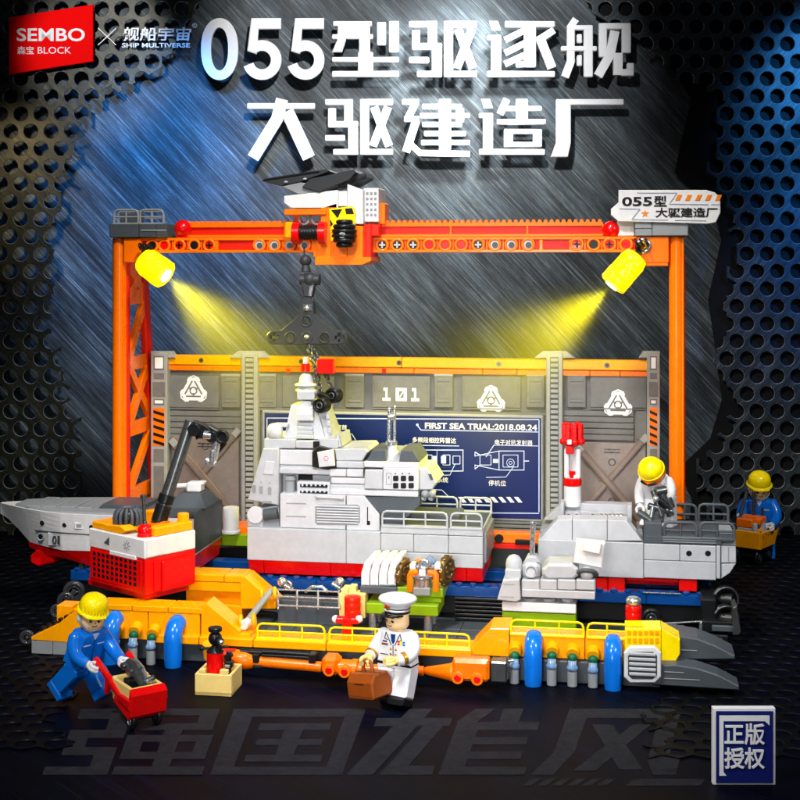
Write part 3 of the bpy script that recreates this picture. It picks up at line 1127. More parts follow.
for py, Y in ((600, 7.2), (619, 5.6)):
    c = P(724, py, Y)
    mb.ring(c, (.35, -1, 0), .62, .2, 24)
    mb.cyl(c + Vector((-.6, .3, 0)), c + Vector((.5, -.1, 0)), .4)
    mb.use(M_GM).ring(c + Vector((.08, -.3, .05)), (.35, -1, 0), .7, .06, 20, -20, 150)
    mb.use(M_BK)
mb.build('sprocket', t)
mb = MB(M_BK)
pbox(mb, 702, 600, 716, 636, 5.2, 8.5)
pbox(mb, 703, 622, 735, 633, 4.6, 5.6)
mb.use(M_DG)
pbox(mb, 712, 626, 735, 632, 4.4, 4.6)
mb.build('winch_body', t)
mb = MB(M_GM)
ppoly(mb, [(733, 608), (737, 606), (741, 632), (739, 635), (733, 635)], 4.2, 5.8)
mb.build('bracket', t)
mb = MB(M_SV).cyl(P(701, 622, 4.8), P(701, 634, 4.8), .09)
mb.tube([P(650, 624, 4.6), P(675, 623, 4.7), P(702, 621.5, 4.8)], .05, 6)
mb.build('cable', t)
mb = MB(M_BK)
for a in range(6):
    c = P(718 + 2 * a, 640 + 3 * (a % 2), 4 + .3 * a)
    mb.ball(c, .22)
mb.box(X(702, 5), X(728, 5), 4.4, 8, .05, 1.5, .08)
mb.build('winch_foot', t)

# ============================================================ WALL
YW = 16.5
wall = thing('dock_wall', 'long grey panelled wall with orange top beam and blue printed screen behind the ships', 'wall', (X(400, YW), YW, 0))
zw = lambda py, px=400, Y=YW: Z(py, px, Y)
x0, x1 = X(152, YW), X(658, YW)
mb = MB(M_WALL)
mb.box(x0, x1, YW + .25, YW + .9, .1, zw(363), .03)
mb.build('back_panel', wall)
# top beam
mb = MB(M_YO)
xs = [X(p, YW) for p in (165, 242, 402, 547, 650)]
for a, b in zip(xs, xs[1:]):
    mb.box(a + .015, b - .015, YW - .15, YW + .6, zw(367.5), zw(357.5), .05)
mb.build('top_beam', wall)
mb = MB(M_OR)
xs = [X(p, YW) for p in (165, 213, 288, 383, 414, 483, 517, 590, 620, 650)]
for a, b in zip(xs, xs[1:]):
    mb.box(a + .015, b - .015, YW - .1, YW + .5, zw(373.3), zw(368.2), .03)
mb.use(M_RD)
for px in (288, 384):
    pbox(mb, px - 2, 368.6, px + 2, 373, YW - .13, YW, .01)
mb.build('lower_beam', wall)
mb = MB(M_GM)
for px in (202, 302, 399.5, 499, 607):
    c = Vector((X(px, YW), YW - .16, zw(362.5)))
    mb.cyl(c, c + Vector((0, -.06, 0)), .16)
    mb.use(M_BK).cyl(c + Vector((0, -.05, 0)), c + Vector((0, -.075, 0)), .08, n=6)
    mb.use(M_GM)
mb.build('bolts', wall)
# row of sign panels under the beam
mb = MB(M_WALL)
for a, b in ((168, 219), (282, 360 - 26), (372, 430), (462, 521), (590, 647)):
    pbox(mb, a, 376, b, 408, YW + .02, YW + .3, .05)
    pbox(mb, a + 2, 381, a + 3.4, 392, YW - .01, YW + .05, .01)
    pbox(mb, b - 3.4, 381, b - 2, 392, YW - .01, YW + .05, .01)
    pbox(mb, a, 408.3, b, 409.6, YW - .03, YW + .3, .01)
for a in (221, 257, 345, 434, 526, 567):
    pbox(mb, a, 374, a + 19, 408, YW - .06, YW + .3, .06)
    pbox(mb, a + 3, 378.5, a + 16, 382, YW - .1, YW, .03)
    pbox(mb, a + 3, 400, a + 16, 403, YW - .1, YW, .03)
    pbox(mb, a + 3, 383, a + 16, 399.2, YW - .08, YW, .03)
mb.use(M_PIL)
for a in (221, 257, 345, 434, 526, 567):
    pbox(mb, a, 373.9, a + 19, 376.2, YW - .09, YW, .01)
mb.use(M_WALL)
for i in range(5):                                            # ribbed band
    pbox(mb, 168, 411 + i * 6, 241, 416.2 + i * 6, YW + .05 + .03 * (i % 2), YW + .3, .03)
    pbox(mb, 562, 411 + i * 6, 634, 416.2 + i * 6, YW + .05 + .03 * (i % 2), YW + .3, .03)
pbox(mb, 636, 411, 647, 440, YW, YW + .3)
pbox(mb, 258, 410.5, 546, 413.5, YW, YW + .3)
for i in range(6):
    pbox(mb, 470, 517 + i * 4, 560, 520 + i * 4, YW - .05, YW + .3, .02)
mb.build('sign_panels', wall)
# emblems: rounded triangle with a ring and three lobes
def emblem(px, py):
    mb = MB(M_WINK)
    y = YW + .02
    c = (X(px, YW), zw(py))
    s = L(10.4, px, YW)
    tri = lambda r, rot=90: [(c[0] + r * math.cos(R(rot + 120 * i)), c[1] - s * .18 + r * math.sin(R(rot + 120 * i))) for i in range(3)]
    cc = Vector((c[0], c[1] - s * .18))
    pts = []
    for i in range(3):                                   # white triangle with clipped corners
        for da in (-17, 17):
            an = R(90 + 120 * i + da)
            pts.append((cc.x + math.cos(an) * s * 1.3, cc.y + math.sin(an) * s * 1.3))
    mb.prism(pts, y - .03, y, 'xz', 0)
    for i in range(3):
        an = R(90 + 120 * i)
        e, n_ = Vector((math.cos(an), math.sin(an))), Vector((-math.sin(an), math.cos(an)))
        mb.stroke([cc + e * s * .9 + n_ * s * .62, cc + e * s * 1.2 + n_ * s * .5, cc + e * s * 1.42, cc + e * s * 1.2 - n_ * s * .5, cc + e * s * .9 - n_ * s * .62], .08, y - .026, y)
    mb.use(M_WALL)
    T = [Vector(p) for p in tri(s * 1.12)]
    for i in range(3):
        p, q = T[i], T[(i + 1) % 3]
        dd = (q - p).normalized() * .16
        mb.stroke([p + dd, q - dd], .1, y - .04 - .002 * i, y - .02)
        m_ = (p + q) / 2
        mb.stroke([cc + (m_ - cc) * .4, m_], .1, y - .036 - .002 * i, y - .02)
    mb.ring((cc.x, y - .03, cc.y), (0, 1, 0), s * .34, .045, 20)
    mb.build('emblem', wall)
for px, py in ((193.5, 392), (491, 397), (618, 399)):
    emblem(px, py)
mb = MB(M_WINK)
for i, ch in enumerate('101'):
    a = 382.5 + i * 14.3
    yy = YW + .02
    def gp(q):
        return (X(a + q[0], YW), zw(388 + q[1]))
    if ch == '1':
        for j, q in enumerate(([(1, 0), (5, 0), (5, 10), (3, 10), (3, 3), (1, 3)], [(0, 10), (8, 10), (8, 13), (0, 13)])):
            mb.prism([gp(p) for p in q], yy - .03 - .004 * j, yy, 'xz', 0)
    else:
        for j, q in enumerate(([(-1, 0), (10, 0), (10, 3), (-1, 3)], [(-1, 10), (10, 10), (10, 13), (-1, 13)], [(-1, 3), (2, 3), (2, 10), (-1, 10)], [(7, 3), (10, 3), (10, 10), (7, 10)])):
            mb.prism([gp(p) for p in q], yy - .03 - .004 * j, yy, 'xz', 0)
        mb.stroke([gp((3, 9)), gp((6.5, 3.5))], .07, yy - .03, yy)
mb.build('number', wall)
# pilasters
def pilaster(a, b, bot, ladder):
    mb = MB(M_PIL)
    m = (a + b) / 2
    ppoly(mb, [(a, 353), (b, 353), (b, bot), (a, bot)], YW - .55, YW + .2, .06)
    e = 12 if ladder else 8
    ppoly(mb, [(a - (0 if a < 200 else e), 358), (a - (0 if a < 200 else 4), 351.5), (b + (0 if b > 640 else 4), 351.5), (b + (0 if b > 640 else e), 358)], YW - .4, YW + .3, .04)
    f = None
    if ladder:
        mb.use(M_DG)
        pbox(mb, a + 4, 357, b - 4, bot - 4, YW - .57, YW - .5, .0)
        mb.use(M_PIL)
        n = int((bot - 361) / 5.2)
        for i in range(n):
            pbox(mb, a + 4.6, 358.5 + i * 5.2, b - 4.6, 361.6 + i * 5.2, YW - .66, YW - .54, .02)
        return mb.build('ladder_pilaster', wall)
    mb.use(M_WALL)
    pbox(mb, a + 3, 356, b - 3, 370, YW - .58, YW - .5, .01)
    pbox(mb, a + 3, 373, b - 3, 379, YW - .58, YW - .5, .01)
    pbox(mb, a + 2, 382, b - 2, 397, YW - .57, YW - .5, .01)
    pbox(mb, a + 3, 399, b - 3, 405, YW - .58, YW - .5, .01)
    mb.use(M_WINK)
    pbox(mb, a + 4.2, 357.5, b - 4.2, 368.5, YW - .6, YW - .5, .01)
    pbox(mb, a + 4.2, 400.5, b - 4.2, 403.5, YW - .6, YW - .5, .01)
    mb.use(M_OR)
    pbox(mb, a + 2.5, 408, b - 2.5, 446, YW - .58, YW - .5, .01)
    mb.use(M_BK)
    for i in range(5):
        ppoly(mb, [(a + 2.8, 410 + i * 7.4), (b - 2.8, 413.5 + i * 7.4), (b - 2.8, 416.5 + i * 7.4), (a + 2.8, 413 + i * 7.4)], YW - .6, YW - .5, 0)
    mb.use(M_WALL)
    pbox(mb, a + 3, 449, b - 3, 462, YW - .58, YW - .5, .01)
    pbox(mb, a + 3, 466, b - 3, 500, YW - .58, YW - .5, .01)
    return mb.build('end_pilaster', wall)
pilaster(150.5, 167, 560, False)
pilaster(241, 257.5, 560, True)
pilaster(546, 562.5, 565, True)
pilaster(647, 660, 560, False)
# braced plates
def braced(px0, px1, py0, py1, wide):
    mb = MB(M_PLATE)
    pbox(mb, px0, py0, px1, py1, YW - .02, YW + .2, .04)
    mb.use(M_GM)
    m = (px0 + px1) / 2
    for y in (py0 + 6, py0 + 9):
        pbox(mb, m - 8, y, m + 8, y + 1, YW - .05, YW, .005)
        pbox(mb, m - 8, py1 - 20 + y - py0, m + 8, py1 - 19 + y - py0, YW - .05, YW, .005)
    for y in (py0 + 14, py0 + 52):
        c = Vector((X(m, YW), YW - .02, zw(y)))
        mb.ring(c, (0, 1, 0), .2, .035, 16)
    p = mb.build('braced_plate', wall)
    mb = MB(M_BRACE)
    a, b = (px0 - 2, py0 + 2), (px1 + 4, py0 + 88)
    c, d = (px1 + (0 if wide else 2), py0 - 8), (px0 - 6, py0 + 80)
    for j, (q, w_) in enumerate(((a, b), (c, d))):
        q, w_ = Vector(q), Vector(w_)
        e = (w_ - q).normalized()
        n = Vector((-e.y, e.x)) * 3.6
        ppoly(mb, [q + n, q - n, w_ - n, w_ + n], YW - .3 + .12 * j, YW - .0, .05)
        n = n * .4
        mb.use(M_PLATE)
        ppoly(mb, [q + e * 10 + n, q + e * 10 - n, w_ - n - e * 6, w_ + n - e * 6], YW - .33 + .12 * j, YW - .2 + .12 * j, 0)
        mb.use(M_PIL)
        n2 = n * 2.3
        ppoly(mb, [q + n2 + e * .8, q - n2 + e * .8, q + e * 9 - n2, q + e * 9 + n2], YW - .345 + .12 * j, YW - .2 + .12 * j, .02)
        mb.use(M_BRACE)
    mb.build('cross_brace', p)
braced(172, 239, 437, 523, True)
braced(578, 646, 443, 530, False)
# printed screen
mb = MB(M_PIL)
pbox(mb, 262, 413, 543.5, 517.5, YW - .12, YW + .26, .06)
scr = mb.build('screen_frame', wall)
mb = MB(M_SCR)
pbox(mb, 264.5, 415.5, 541, 515, YW - .17, YW - .1, .01)
mb.build('screen', scr)
ys = YW - .17
SX = lambda px: X(px, ys)
SZ = lambda py, px=450: Z(py, px, ys)
mb = MB(M_INK)
def ln(pts, w=.055):
    mb.stroke([(SX(a), SZ(b, a)) for a, b in pts], w, ys - .015 - .0004 * (len(mb.f) % 23), ys + .01)
ln([(267, 418), (539, 419.5)]); ln([(539, 420), (539, 512)]); ln([(267, 418.5), (267, 512)]); ln([(460, 512.6), (539, 513.3)])
ln([(417.5, 425.5), (421, 430), (538, 432)], .05)
ln([(400, 449.5), (406, 445), (459, 446)], .045); ln([(486, 457), (494, 445), (538, 446)], .045)
ln([(334, 434), (352, 434), (361, 449)], .045)
ln([(420, 468), (455, 467), (455, 463)], .0001)
for (a, b, c, e) in ((422, 450, 463, 471), (499, 451, 524, 470)):
    ln([(a, b), (c, b)], .05); ln([(a, e), (c, e)], .05); ln([(c, b - .4), (c, e + .4)], .05); ln([(a, b - .4), (a, e + .4)], .05)
for (a, b, c, e) in ((425, 455, 432, 463), (453, 456, 460, 464), (480, 455, 491, 465), (503, 455, 518, 467), (443, 455, 450, 465)):
    ln([(a, b), (c, b)], .04); ln([(a, e), (c, e)], .04); ln([(c, b), (c, e)], .04); ln([(a, b), (a, e)], .04)
ln([(437, 450), (437, 471)], .03); ln([(475, 452), (480, 455)]); ln([(475, 469), (480, 465)]); ln([(475, 452), (475, 456), (499, 451)], .04); ln([(475, 469), (475, 465), (499, 470)], .04); ln([(524, 461), (529, 461)], .06)
ln([(455, 464), (450, 475), (420, 475.6)], .04); ln([(514, 466), (506, 477), (486, 477.4)], .04)
ln([(420, 489), (442, 490), (449, 497)], .04)
pbox(mb, 432.5, 456, 437, 463.5, ys - .03, ys, .0)
pbox(mb, 441, 456, 446, 463.5, ys - .033, ys, .0)
pbox(mb, 493, 459, 498, 463, ys - .03, ys, .0)
mb.cyl((SX(417.3), ys + .01, SZ(425.5)), (SX(417.3), ys - .03, SZ(425.5)), .08, n=10)
c = Vector((SX(510.5), ys - .01, SZ(461.3)))
mb.ring(c, (0, 1, 0), .24, .02, 16); mb.ring(c, (0, 1, 0), .1, .02, 12)
mb.build('diagram_lines', scr)
mb = MB(M_WINK)
mb.text('FIRST SEA TRIAL:2018.08.24', SX(425), SX(537), SZ(429.6, 480), SZ(423.6, 480), ys, .03, .022)
mb.text('多频段相控阵雷达', SX(412.5), SX(456), SZ(443.3), SZ(437.8), ys, .03, .004)
mb.text('电子对抗发射器', SX(495), SX(532.5), SZ(444), SZ(438.3), ys, .03, .004)
mb.text('停机位', SX(488.5), SX(506), SZ(484.6), SZ(479), ys, .03, .004)
mb.text('系统', SX(437), SX(448), SZ(482.7), SZ(477.3), ys, .03, .004)
mb.text('舰首', SX(336), SX(347), SZ(432), SZ(427), ys, .03, .004)
for i in range(8):
    ppoly(mb, [(458 + i * 8, 497), (462 + i * 8, 497), (466.5 + i * 8, 502.5), (462.5 + i * 8, 502.5)], ys - .02, ys + .01, 0)
mb.build('lettering', scr)


# ============================================================ SHIP: middle section
YM, YB = 7.0, 12.4
mid = thing('midship_section', 'grey midship hull block with bridge, pyramid mast and red keel under the crane hook', 'ship section', (X(365, YM), 9.7, 2.95))
ZK0, ZK1 = 3.12, 3.92                       # keel bottom and waterline
zm = lambda py, px: Z(py, px, YM)
mb = MB(M_LG)
x = [X(p, YM) for p in (247, 346, 380.5, 413.5, 448.5, 483)]
ZD = 5.78
mb.box(x[0] + .01, x[1] - .01, YM, YB, ZK1, ZD, .03)
mb.box(x[1] + .01, x[2] - .01, YM, YB, ZK1, ZD, .03)
zt = zm(527, 430)
za, zb, zc = zm(553, 430), zm(535, 430), zm(528, 430)
mb.box(x[2] + .01, x[5] - .01, YM, YB, ZK1, za - .015, .03)
mb.box(x[2] + .01, x[3] - .01, YM, YB, za + .015, zb - .015, .03)
mb.box(x[3] + .01, x[4] - .01, YM, YB, za + .015, zb - .015, .03)
mb.box(x[4] + .01, x[5] - .01, YM, YB, za + .015, zb - .015, .03)
mb.box(x[2] + .01, x[4] - .01, YM, YB, zb + .015, zc, .03)
mb.box(x[4] + .01, x[5] - .01, YM, YB, zb + .015, zc, .03)
mb.build('hull', mid)
mb = MB(M_RD)
xs = [x[0] + .05] + [X(p, YM) for p in (263, 330, 400, 466)] + [x[5] - .02]
for a, b in zip(xs, xs[1:]):
    mb.prism([(YM + .04, ZK1 - .01), (YB - .04, ZK1 - .01), (YB - .3, ZK0), (YM + .3, ZK0)], a + .01, b - .01, 'yz', .03)
mb.build('keel', mid, 'red keel band')
mb = MB(M_DG)
mb.box(x[2] + .1, x[5] - .1, YM + .3, YB - .2, zc - .02, zc + .06, .02)
mb.box(X(405, 9), X(460, 9), 8.6, 11, zc + .06, zc + .45)
mb.use(M_MG)
mb.box(x[5] - .02, x[5] + .14, YM + .5, YB - .3, ZK1 + .2, zc - .3)
mb.build('deck', mid)
for a, b, y, n in ((381.5, 448, YM + .1, 3), (450, 482.5, YM + .1, 2), (396, 458, YB - .3, 3), (459.5, 492, YB - .3, 2)):
    r_ = railing(MB(M_LG), X(a, y) + .05, X(b, y) - .05, y, zc + .08, zc + .86, n, .065)
    r_.build('railing', mid)
# side house with louvre
mb = MB(M_PG)
ys = YM + .25
mb.box(X(280, ys), X(346, ys) - .01, ys, YB - .3, ZD + .02, Z(494.5, 313, ys), .03)
ppoly(mb, [(346.2, 495.5), (364, 496), (379.5, 515), (379.5, 531), (346.2, 530)], ys, YB - .3)
mb.use(M_MG)
for py in (503, 516):
    pbox(mb, 286, py, 306, py + 1, ys - .02, ys + .02, 0)
ppoly(mb, octo(315, 504.5, 360, 525, 2.5), ys - .015, ys + .02, 0)
mb.use(M_PG)
for i in range(7):
    pbox(mb, 316.5, 506 + i * 2.7, 358.5, 507.3 + i * 2.7, ys - .09, ys, .02)
mb.use(M_BK)
pbox(mb, 367, 507, 368, 524, ys - .02, ys + .02, 0)
pbox(mb, 366.8, 521, 370, 525, ys - .03, ys + .02, 0)
pbox(mb, 345.7, 496, 346.5, 529.5, ys - .012, ys + .02, 0)
mb.use(M_LG)
mb.cyl(P(317, 497, ys - .1), P(342, 498.5, ys - .1), .06)
mb.ball(P(317, 497, ys - .1), .11); mb.ball(P(342, 498.5, ys - .1), .11)
mb.build('side_house', mid)
# stern tower left
mb = MB(M_LG)
ppoly(mb, [(263, 448.5), (278.5, 448.5), (278.5, 505.5), (247.5, 500)], ys + .2, YB - 1, .05)
mb.use(M_PG)
ppoly(mb, [(266, 461), (275, 461.5), (273, 475), (262.5, 474)], ys + .14, ys + .25, .03)
mb.use(M_MG)
for px, py in ((254, 489), (261, 490), (269.5, 491)):
    ppoly(mb, octo(px - 1.8, py - 4, px + 1.8, py + 4, 1), ys + .16, ys + .25, 0)
    pbox(mb, px - .6, py - 8.5, px + .6, py - 7, ys + .16, ys + .25, 0)
pbox(mb, 263, 501, 271, 503.5, ys + .12, ys + .4, .01)
mb.build('funnel_tower', mid)
mb = MB(M_MG)
ppoly(mb, [(250, 525), (256, 509), (279, 505), (279.5, 529), (250, 529)], ys + .3, YB - 1, .03)
mb.use(M_DG)
mb.cyl(P(264, 515, ys + .2), P(278, 513, ys + .2), .34)
mb.use(M_PG)
mb.cyl(P(255, 515, ys), P(262, 515, ys + 1.2), .5)
mb.box(X(246, ys), X(262, ys), ys + .1, ys + 1, Z(528, 254, ys), Z(517, 254, ys), .1)
mb.build('aft_fitting', mid)
# first level
y2 = YM + .7
mb = MB(M_LG)
pbox(mb, 279, 469, 345, 474.5, y2, YB - .6)
pbox(mb, 279, 474.6, 330, 494, y2 + .8, YB - .6)
pbox(mb, 330, 485, 383, 495, y2 - .2, YB - .6)
pbox(mb, 330, 475, 383, 484.6, y2 + .4, YB - .6)
mb.use(M_PG)
pbox(mb, 329.5, 469.5, 346, 476.5, y2 - .1, y2 + 2)
pbox(mb, 346.5, 469.5, 363, 477, y2 - .1, y2 + 2)
pbox(mb, 331, 478, 365, 484, y2 - .15, y2 + 2)
mb.use(M_MG).cyl(P(290, 495, y2 + .2), P(290, 476, y2 + .2), .3)
mb.cyl(P(290, 480, y2 + .2), P(290, 478, y2 + .2), .36)
mb.use(M_BK)
pbox(mb, 298, 475, 312, 481, y2 + .6, y2 + 1)
mb.use(M_PG)
pbox(mb, 297, 482, 330, 495, y2 - .1, y2 + .6)
mb.use(M_BK)
for py in (484.5, 491):
    pbox(mb, 300, py, 327.5, py + 3, y2 - .14, y2 - .05, .0)
mb.use(M_PG)
for i in range(6):
    pbox(mb, 301.5 + i * 4.4, 483.8, 303.2 + i * 4.4, 486.2, y2 - .17, y2 - .08, .01)
    pbox(mb, 301.5 + i * 4.4, 490.5, 303.2 + i * 4.4, 492.5, y2 - .17, y2 - .08, .01)
mb.build('first_level', mid)
# second level with radar face
mb = MB(M_PG)
pbox(mb, 278.5, 450, 313, 465, y2 + .1, YB - .8)
pbox(mb, 278.5, 465.3, 330, 469, y2 + .2, YB - .8)
mb.use(M_LG)
ppoly(mb, [(334, 449), (365, 448.5), (368, 452), (362, 461), (336, 461)], y2 + .2, YB - .8, .05)
pbox(mb, 336, 461.5, 364, 468, y2 + .1, YB - .9)
mb.build('second_level', mid)
mb = MB(M_BK)
ppoly(mb, [(312, 452), (318, 446), (334, 450), (336, 467), (328, 470), (312, 467)], y2 - .1, y2 + 1.4, .05)
mb.use(M_PG)
ppoly(mb, [(317, 452.5), (333, 449.5), (334.5, 466), (319, 467.5)], y2 - .3, y2 + .2, .04)
mb.use(M_RD)
for i in range(6):
    a = R(60 * i)
    c = P(326 + 2 * math.cos(a), 458.5 + 2.2 * math.sin(a), y2 - .31)
    mb.cyl(c, c + Vector((0, .06, 0)), .045, n=8)
mb.build('radar_panel', mid)
# bridge with windows
yb = YM + .35
mb = MB(M_PG)
pbox(mb, 364, 462, 418.5, 468, yb + .1, YB - 1.2)
pbox(mb, 383, 468.2, 418.5, 490, yb, YB - 1.2)
pbox(mb, 330, 490.3, 418, 496, yb - .05, YB - 1.2)
mb.use(M_LG)
ppoly(mb, [(365, 470), (382.5, 470), (382.5, 489.5), (364, 489)], yb - .1, yb + 1, .05)
mb.use(M_BK)
for i in range(3):
    for j in range(2):
        ppoly(mb, octo(393 + i * 7.7, 475.7 + j * 7.2, 398.4 + i * 7.7, 481.3 + j * 7.2, .8), yb - .02, yb + .1, 0)
    pbox(mb, 394.7 + i * 7, 473, 396 + i * 7, 474.2, yb - .02, yb + .05, 0)
mb.use(M_MG)
for q in ((386, 473, 391.5, 473.7), (386, 484, 391.5, 484.7), (386, 473, 386.6, 484.7), (391, 473, 391.6, 484.7)):
    pbox(mb, *q, yb - .015, yb + .05, 0)
pbox(mb, 388, 476, 389.5, 479, yb - .02, yb + .05, 0)
mb.build('bridge', mid)
mb = MB(M_LG)
ppoly(mb, [(418.8, 468), (427, 468), (436.5, 483), (432, 490), (418.8, 490)], yb + .3, YB - 1.5, .06)
mb.use(M_DG)
ppoly(mb, [(428, 474), (431, 474), (433.5, 480), (430.5, 480)], yb + .26, yb + .4, 0)
mb.use(M_MG)
for px in (423, 430):
    mb.cyl(P(px, 500, yb + .5), P(px + 4, 490, yb + .5), .16)
    mb.ball(P(px + 2, 494, yb + .4), .22)
mb.build('bridge_wing', mid)
mb = MB(M_DG)
ppoly(mb, [(364.5, 496.5), (420, 496.5), (420, 505), (399, 526), (381, 526), (381, 514.5)], YM + .4, YB - 1, .03)
mb.build('lower_block', mid)
mb = MB(M_DG)
ppoly(mb, [(366, 461.6), (372, 450), (385, 450), (386, 461.6)], yb + .3, yb + 3.5, .05)
ppoly(mb, [(399, 461.6), (401, 450.5), (413, 450.5), (420, 461.6)], yb + .3, yb + 3.5, .05)
mb.use(M_MG)
mb.box(X(378, yb), X(402, yb), yb + 1.5, yb + 4, Z(461.6, 390, yb), Z(455, 390, yb))
mb.build('roof_blocks', mid)
# aerial
mb = MB(M_LG)
ya = yb + 1.4
mb.lathe([(.62, 0), (.62, .3), (.45, .42), (.4, .62), (.28, .8), (.3, 1.1), (.18, 1.25)], P(392, 462.5, ya))
mb.use(M_SV)
mb.cyl(P(389, 452, ya), P(389.5, 409, ya), .12)
mb.cyl(P(394.5, 452, ya), P(394.5, 407, ya), .09)
mb.ball(P(389.5, 409, ya), .14); mb.ball(P(394.5, 407, ya), .11)
mb.cyl(P(389, 417, ya), P(395, 416.5, ya), .22)
mb.cyl(P(391.5, 445, ya), P(391.5, 441, ya), .34)
mb.build('aerial', mid)
# pyramid mast
ym = YM + 1.4
mb = MB(M_LG)
pbox(mb, 264, 439, 295, 448.3, ym - .6, YB - .9)
pbox(mb, 295.4, 441, 318, 448.3, ym - .5, YB - .9)
pbox(mb, 318, 439, 338, 448.3, ym - .4, YB - .9)
ppoly(mb, [(336, 436), (339, 436), (341, 447), (336, 448)], ym - .2, YB - 1.1)
mb.use(M_BK)
pbox(mb, 313, 441.5, 319, 448, ym - .62, ym, .02)
mb.use(M_LG)
# tapered four sided tower
def frustum(mb, p0, p1, ztop, zbot, Y0, Y1, ty0, ty1):
    b0, b1 = X(p0[0], Y0), X(p0[1], Y0)
    t0, t1 = X(p1[0], ty0), X(p1[1], ty0)
    v = [(b0, Y0, zbot), (b1, Y0, zbot), (b1, Y1, zbot), (b0, Y1, zbot), (t0, ty0, ztop), (t1, ty0, ztop), (t1, ty1, ztop), (t0, ty1, ztop)]
    mb.add(v, [[0, 1, 5, 4], [1, 2, 6, 5], [2, 3, 7, 6], [3, 0, 4, 7], [4, 5, 6, 7], [3, 2, 1, 0]])
frustum(mb, (284, 325), (291, 316), Z(406, 305, ym), Z(439, 305, ym), ym, ym + 3.2, ym + .5, ym + 2.3)
frustum(mb, (318, 333), (312, 326), Z(408, 320, ym + .3), Z(439, 325, ym + .3), ym + .3, ym + 2.8, ym + .7, ym + 2.2)
mb.use(M_PG)
ppoly(mb, [(297, 407), (313, 407), (313, 417), (297, 417)], ym + .1, ym + 1, .05)
ppoly(mb, [(296.5, 413.5), (312.5, 413.5), (312.5, 421), (296.5, 421)], ym - .12, ym + 1, .05)
mb.use(M_LG)
for i in range(4):
    pbox(mb, 297, 422 + i * 4.3, 313, 425.9 + i * 4.3, ym + .12 - i * .1, ym + .8, .03)
for i in range(3):
    pbox(mb, 326 + i * .8, 414 + i * 7, 329.5 + i * .8, 419 + i * 7, ym + .1, ym + .6, .02)
mb.build('pyramid_mast', mid)
mb = MB(M_LG)
yt = ym + 1
pbox(mb, 297, 391.5, 314.5, 400, yt - .7, yt + .7)
pbox(mb, 300, 401, 311, 407, yt - .6, yt + .8)
mb.lathe([(.62, 0), (.62, .12), (.5, .15), (.5, .28), (.66, .32), (.66, .44), (.42, .52), (.38, .8), (.26, 1.0), (.15, 1.05)], P(306, 391.3, yt))
mb.cyl(P(305.5, 372, yt), P(305.5, 357, yt), .15)
mb.use(M_RD)
mb.cyl(P(305.5, 371.5, yt), P(305.5, 363.5, yt), .26)
mb.build('mast_top', mid)
mb = MB(M_PG)
c = P(275, 431, ym - .2)
mb.lathe([(.3, -.45), (.42, -.35), (.47, -.1), (.46, .15), (.36, .36), (.2, .44)], c)
mb.box(c.x - .05, c.x + .75, c.y - .05, c.y + .4, c.z + .22, c.z + .46, .05)
mb.build('radome', mid)

# ============================================================ SHIP: bow section
bow = thing('bow_section', 'pale grey pointed bow hull section with red keel behind the red deck crane', 'ship section', (X(110, 8), 9.2, 3.1))
YC = 9.25
xr = X(193.5, 6.5)
st = []       # x, half width deck, half width bottom, z top, z chine, z bottom
zb = lambda py, px: Z(py, px, 7.5)
for px, wd, wb, pt, pc in ((0, .16, .1, 508, 519), (6, .5, .2, 508.3, 524), (14, 1.0, .45, 508.7, 533), (25, 1.55, .9, 509.3, 545), (40, 2.1, 1.6, 510, 546.5), (60, 2.5, 2.2, 511, 548.5), (85, 2.7, 2.5, 511.5, 551), (193.5, 2.75, 2.7, 514, 560)):
    st.append((X(px, YC - wd), wd, wb, zb(pt, px), zb(pc, px)))
st[-1] = (xr, 2.75, 2.7, st[-2][3] - .03, 4.12)
st[-2] = st[-2][:4] + (4.14,)
def loft(mb, rings, cap=True):
    n = len(rings[0])
    vs = [v for r in rings for v in r]
    fs = []
    for i in range(len(rings) - 1):
        for k in range(n):
            l = (k + 1) % n
            fs.append([i * n + k, (i + 1) * n + k, (i + 1) * n + l, i * n + l])
    fs.append(list(range(n)))
    fs.append([(len(rings) - 1) * n + k for k in range(n)][::-1])
    return mb.add(vs, fs)
mb = MB(M_WH)  # lighter than the other hulls: colour makes up for dimmer light here
NL = 8
loft(mb, [[(x, YC - a + (a - b) * k / NL, zt + (zc_ - zt) * k / NL) for k in range(NL + 1)] + [(x, YC + a - (a - b) * k / NL, zt + (zc_ - zt) * k / NL) for k in range(NL, -1, -1)] for x, a, b, zt, zc_ in st])
# plating line, portholes, hull number frame
def on_side(px, py):
    "a spot on the near side of the bow hull"
    x = X(px, 6.9)
    for s0, s1 in zip(st, st[1:]):
        if s0[0] <= x <= s1[0]:
            t = (x - s0[0]) / (s1[0] - s0[0])
            w = s0[1] + (s1[1] - s0[1]) * t
            wb_ = s0[2] + (s1[2] - s0[2]) * t
            z = Z(py, px, YC - w)
            zt = s0[3] + (s1[3] - s0[3]) * t
            zc_ = s0[4] + (s1[4] - s0[4]) * t
            k = (zt - z) / (zt - zc_)
            return Vector((X(px, YC - w), YC - w - (wb_ - w) * k, z))
for px in (41, 64, 91):
    c = on_side(px, 523.5 + (px - 41) * .08)
    mb.use(M_BK).cyl(c + Vector((0, .05, 0)), c + Vector((0, -.03, 0)), .15, n=16)
c = on_side(38, 538)
mb.use(M_MG).ring(c + Vector((0, -.03, 0)), (0, 1, 0), .2, .05, 16)
mb.use(M_BK).cyl(c + Vector((0, .1, 0)), c + Vector((0, -.03, 0)), .19, n=16)
mb.use(M_DG)
a, b = on_side(33, 531.5), on_side(90, 535)
mb.tube([a + Vector((0, -.01, 0)), on_side(60, 533.2) + Vector((0, -.01, 0)), b + Vector((0, -.01, 0))], .05, 6)
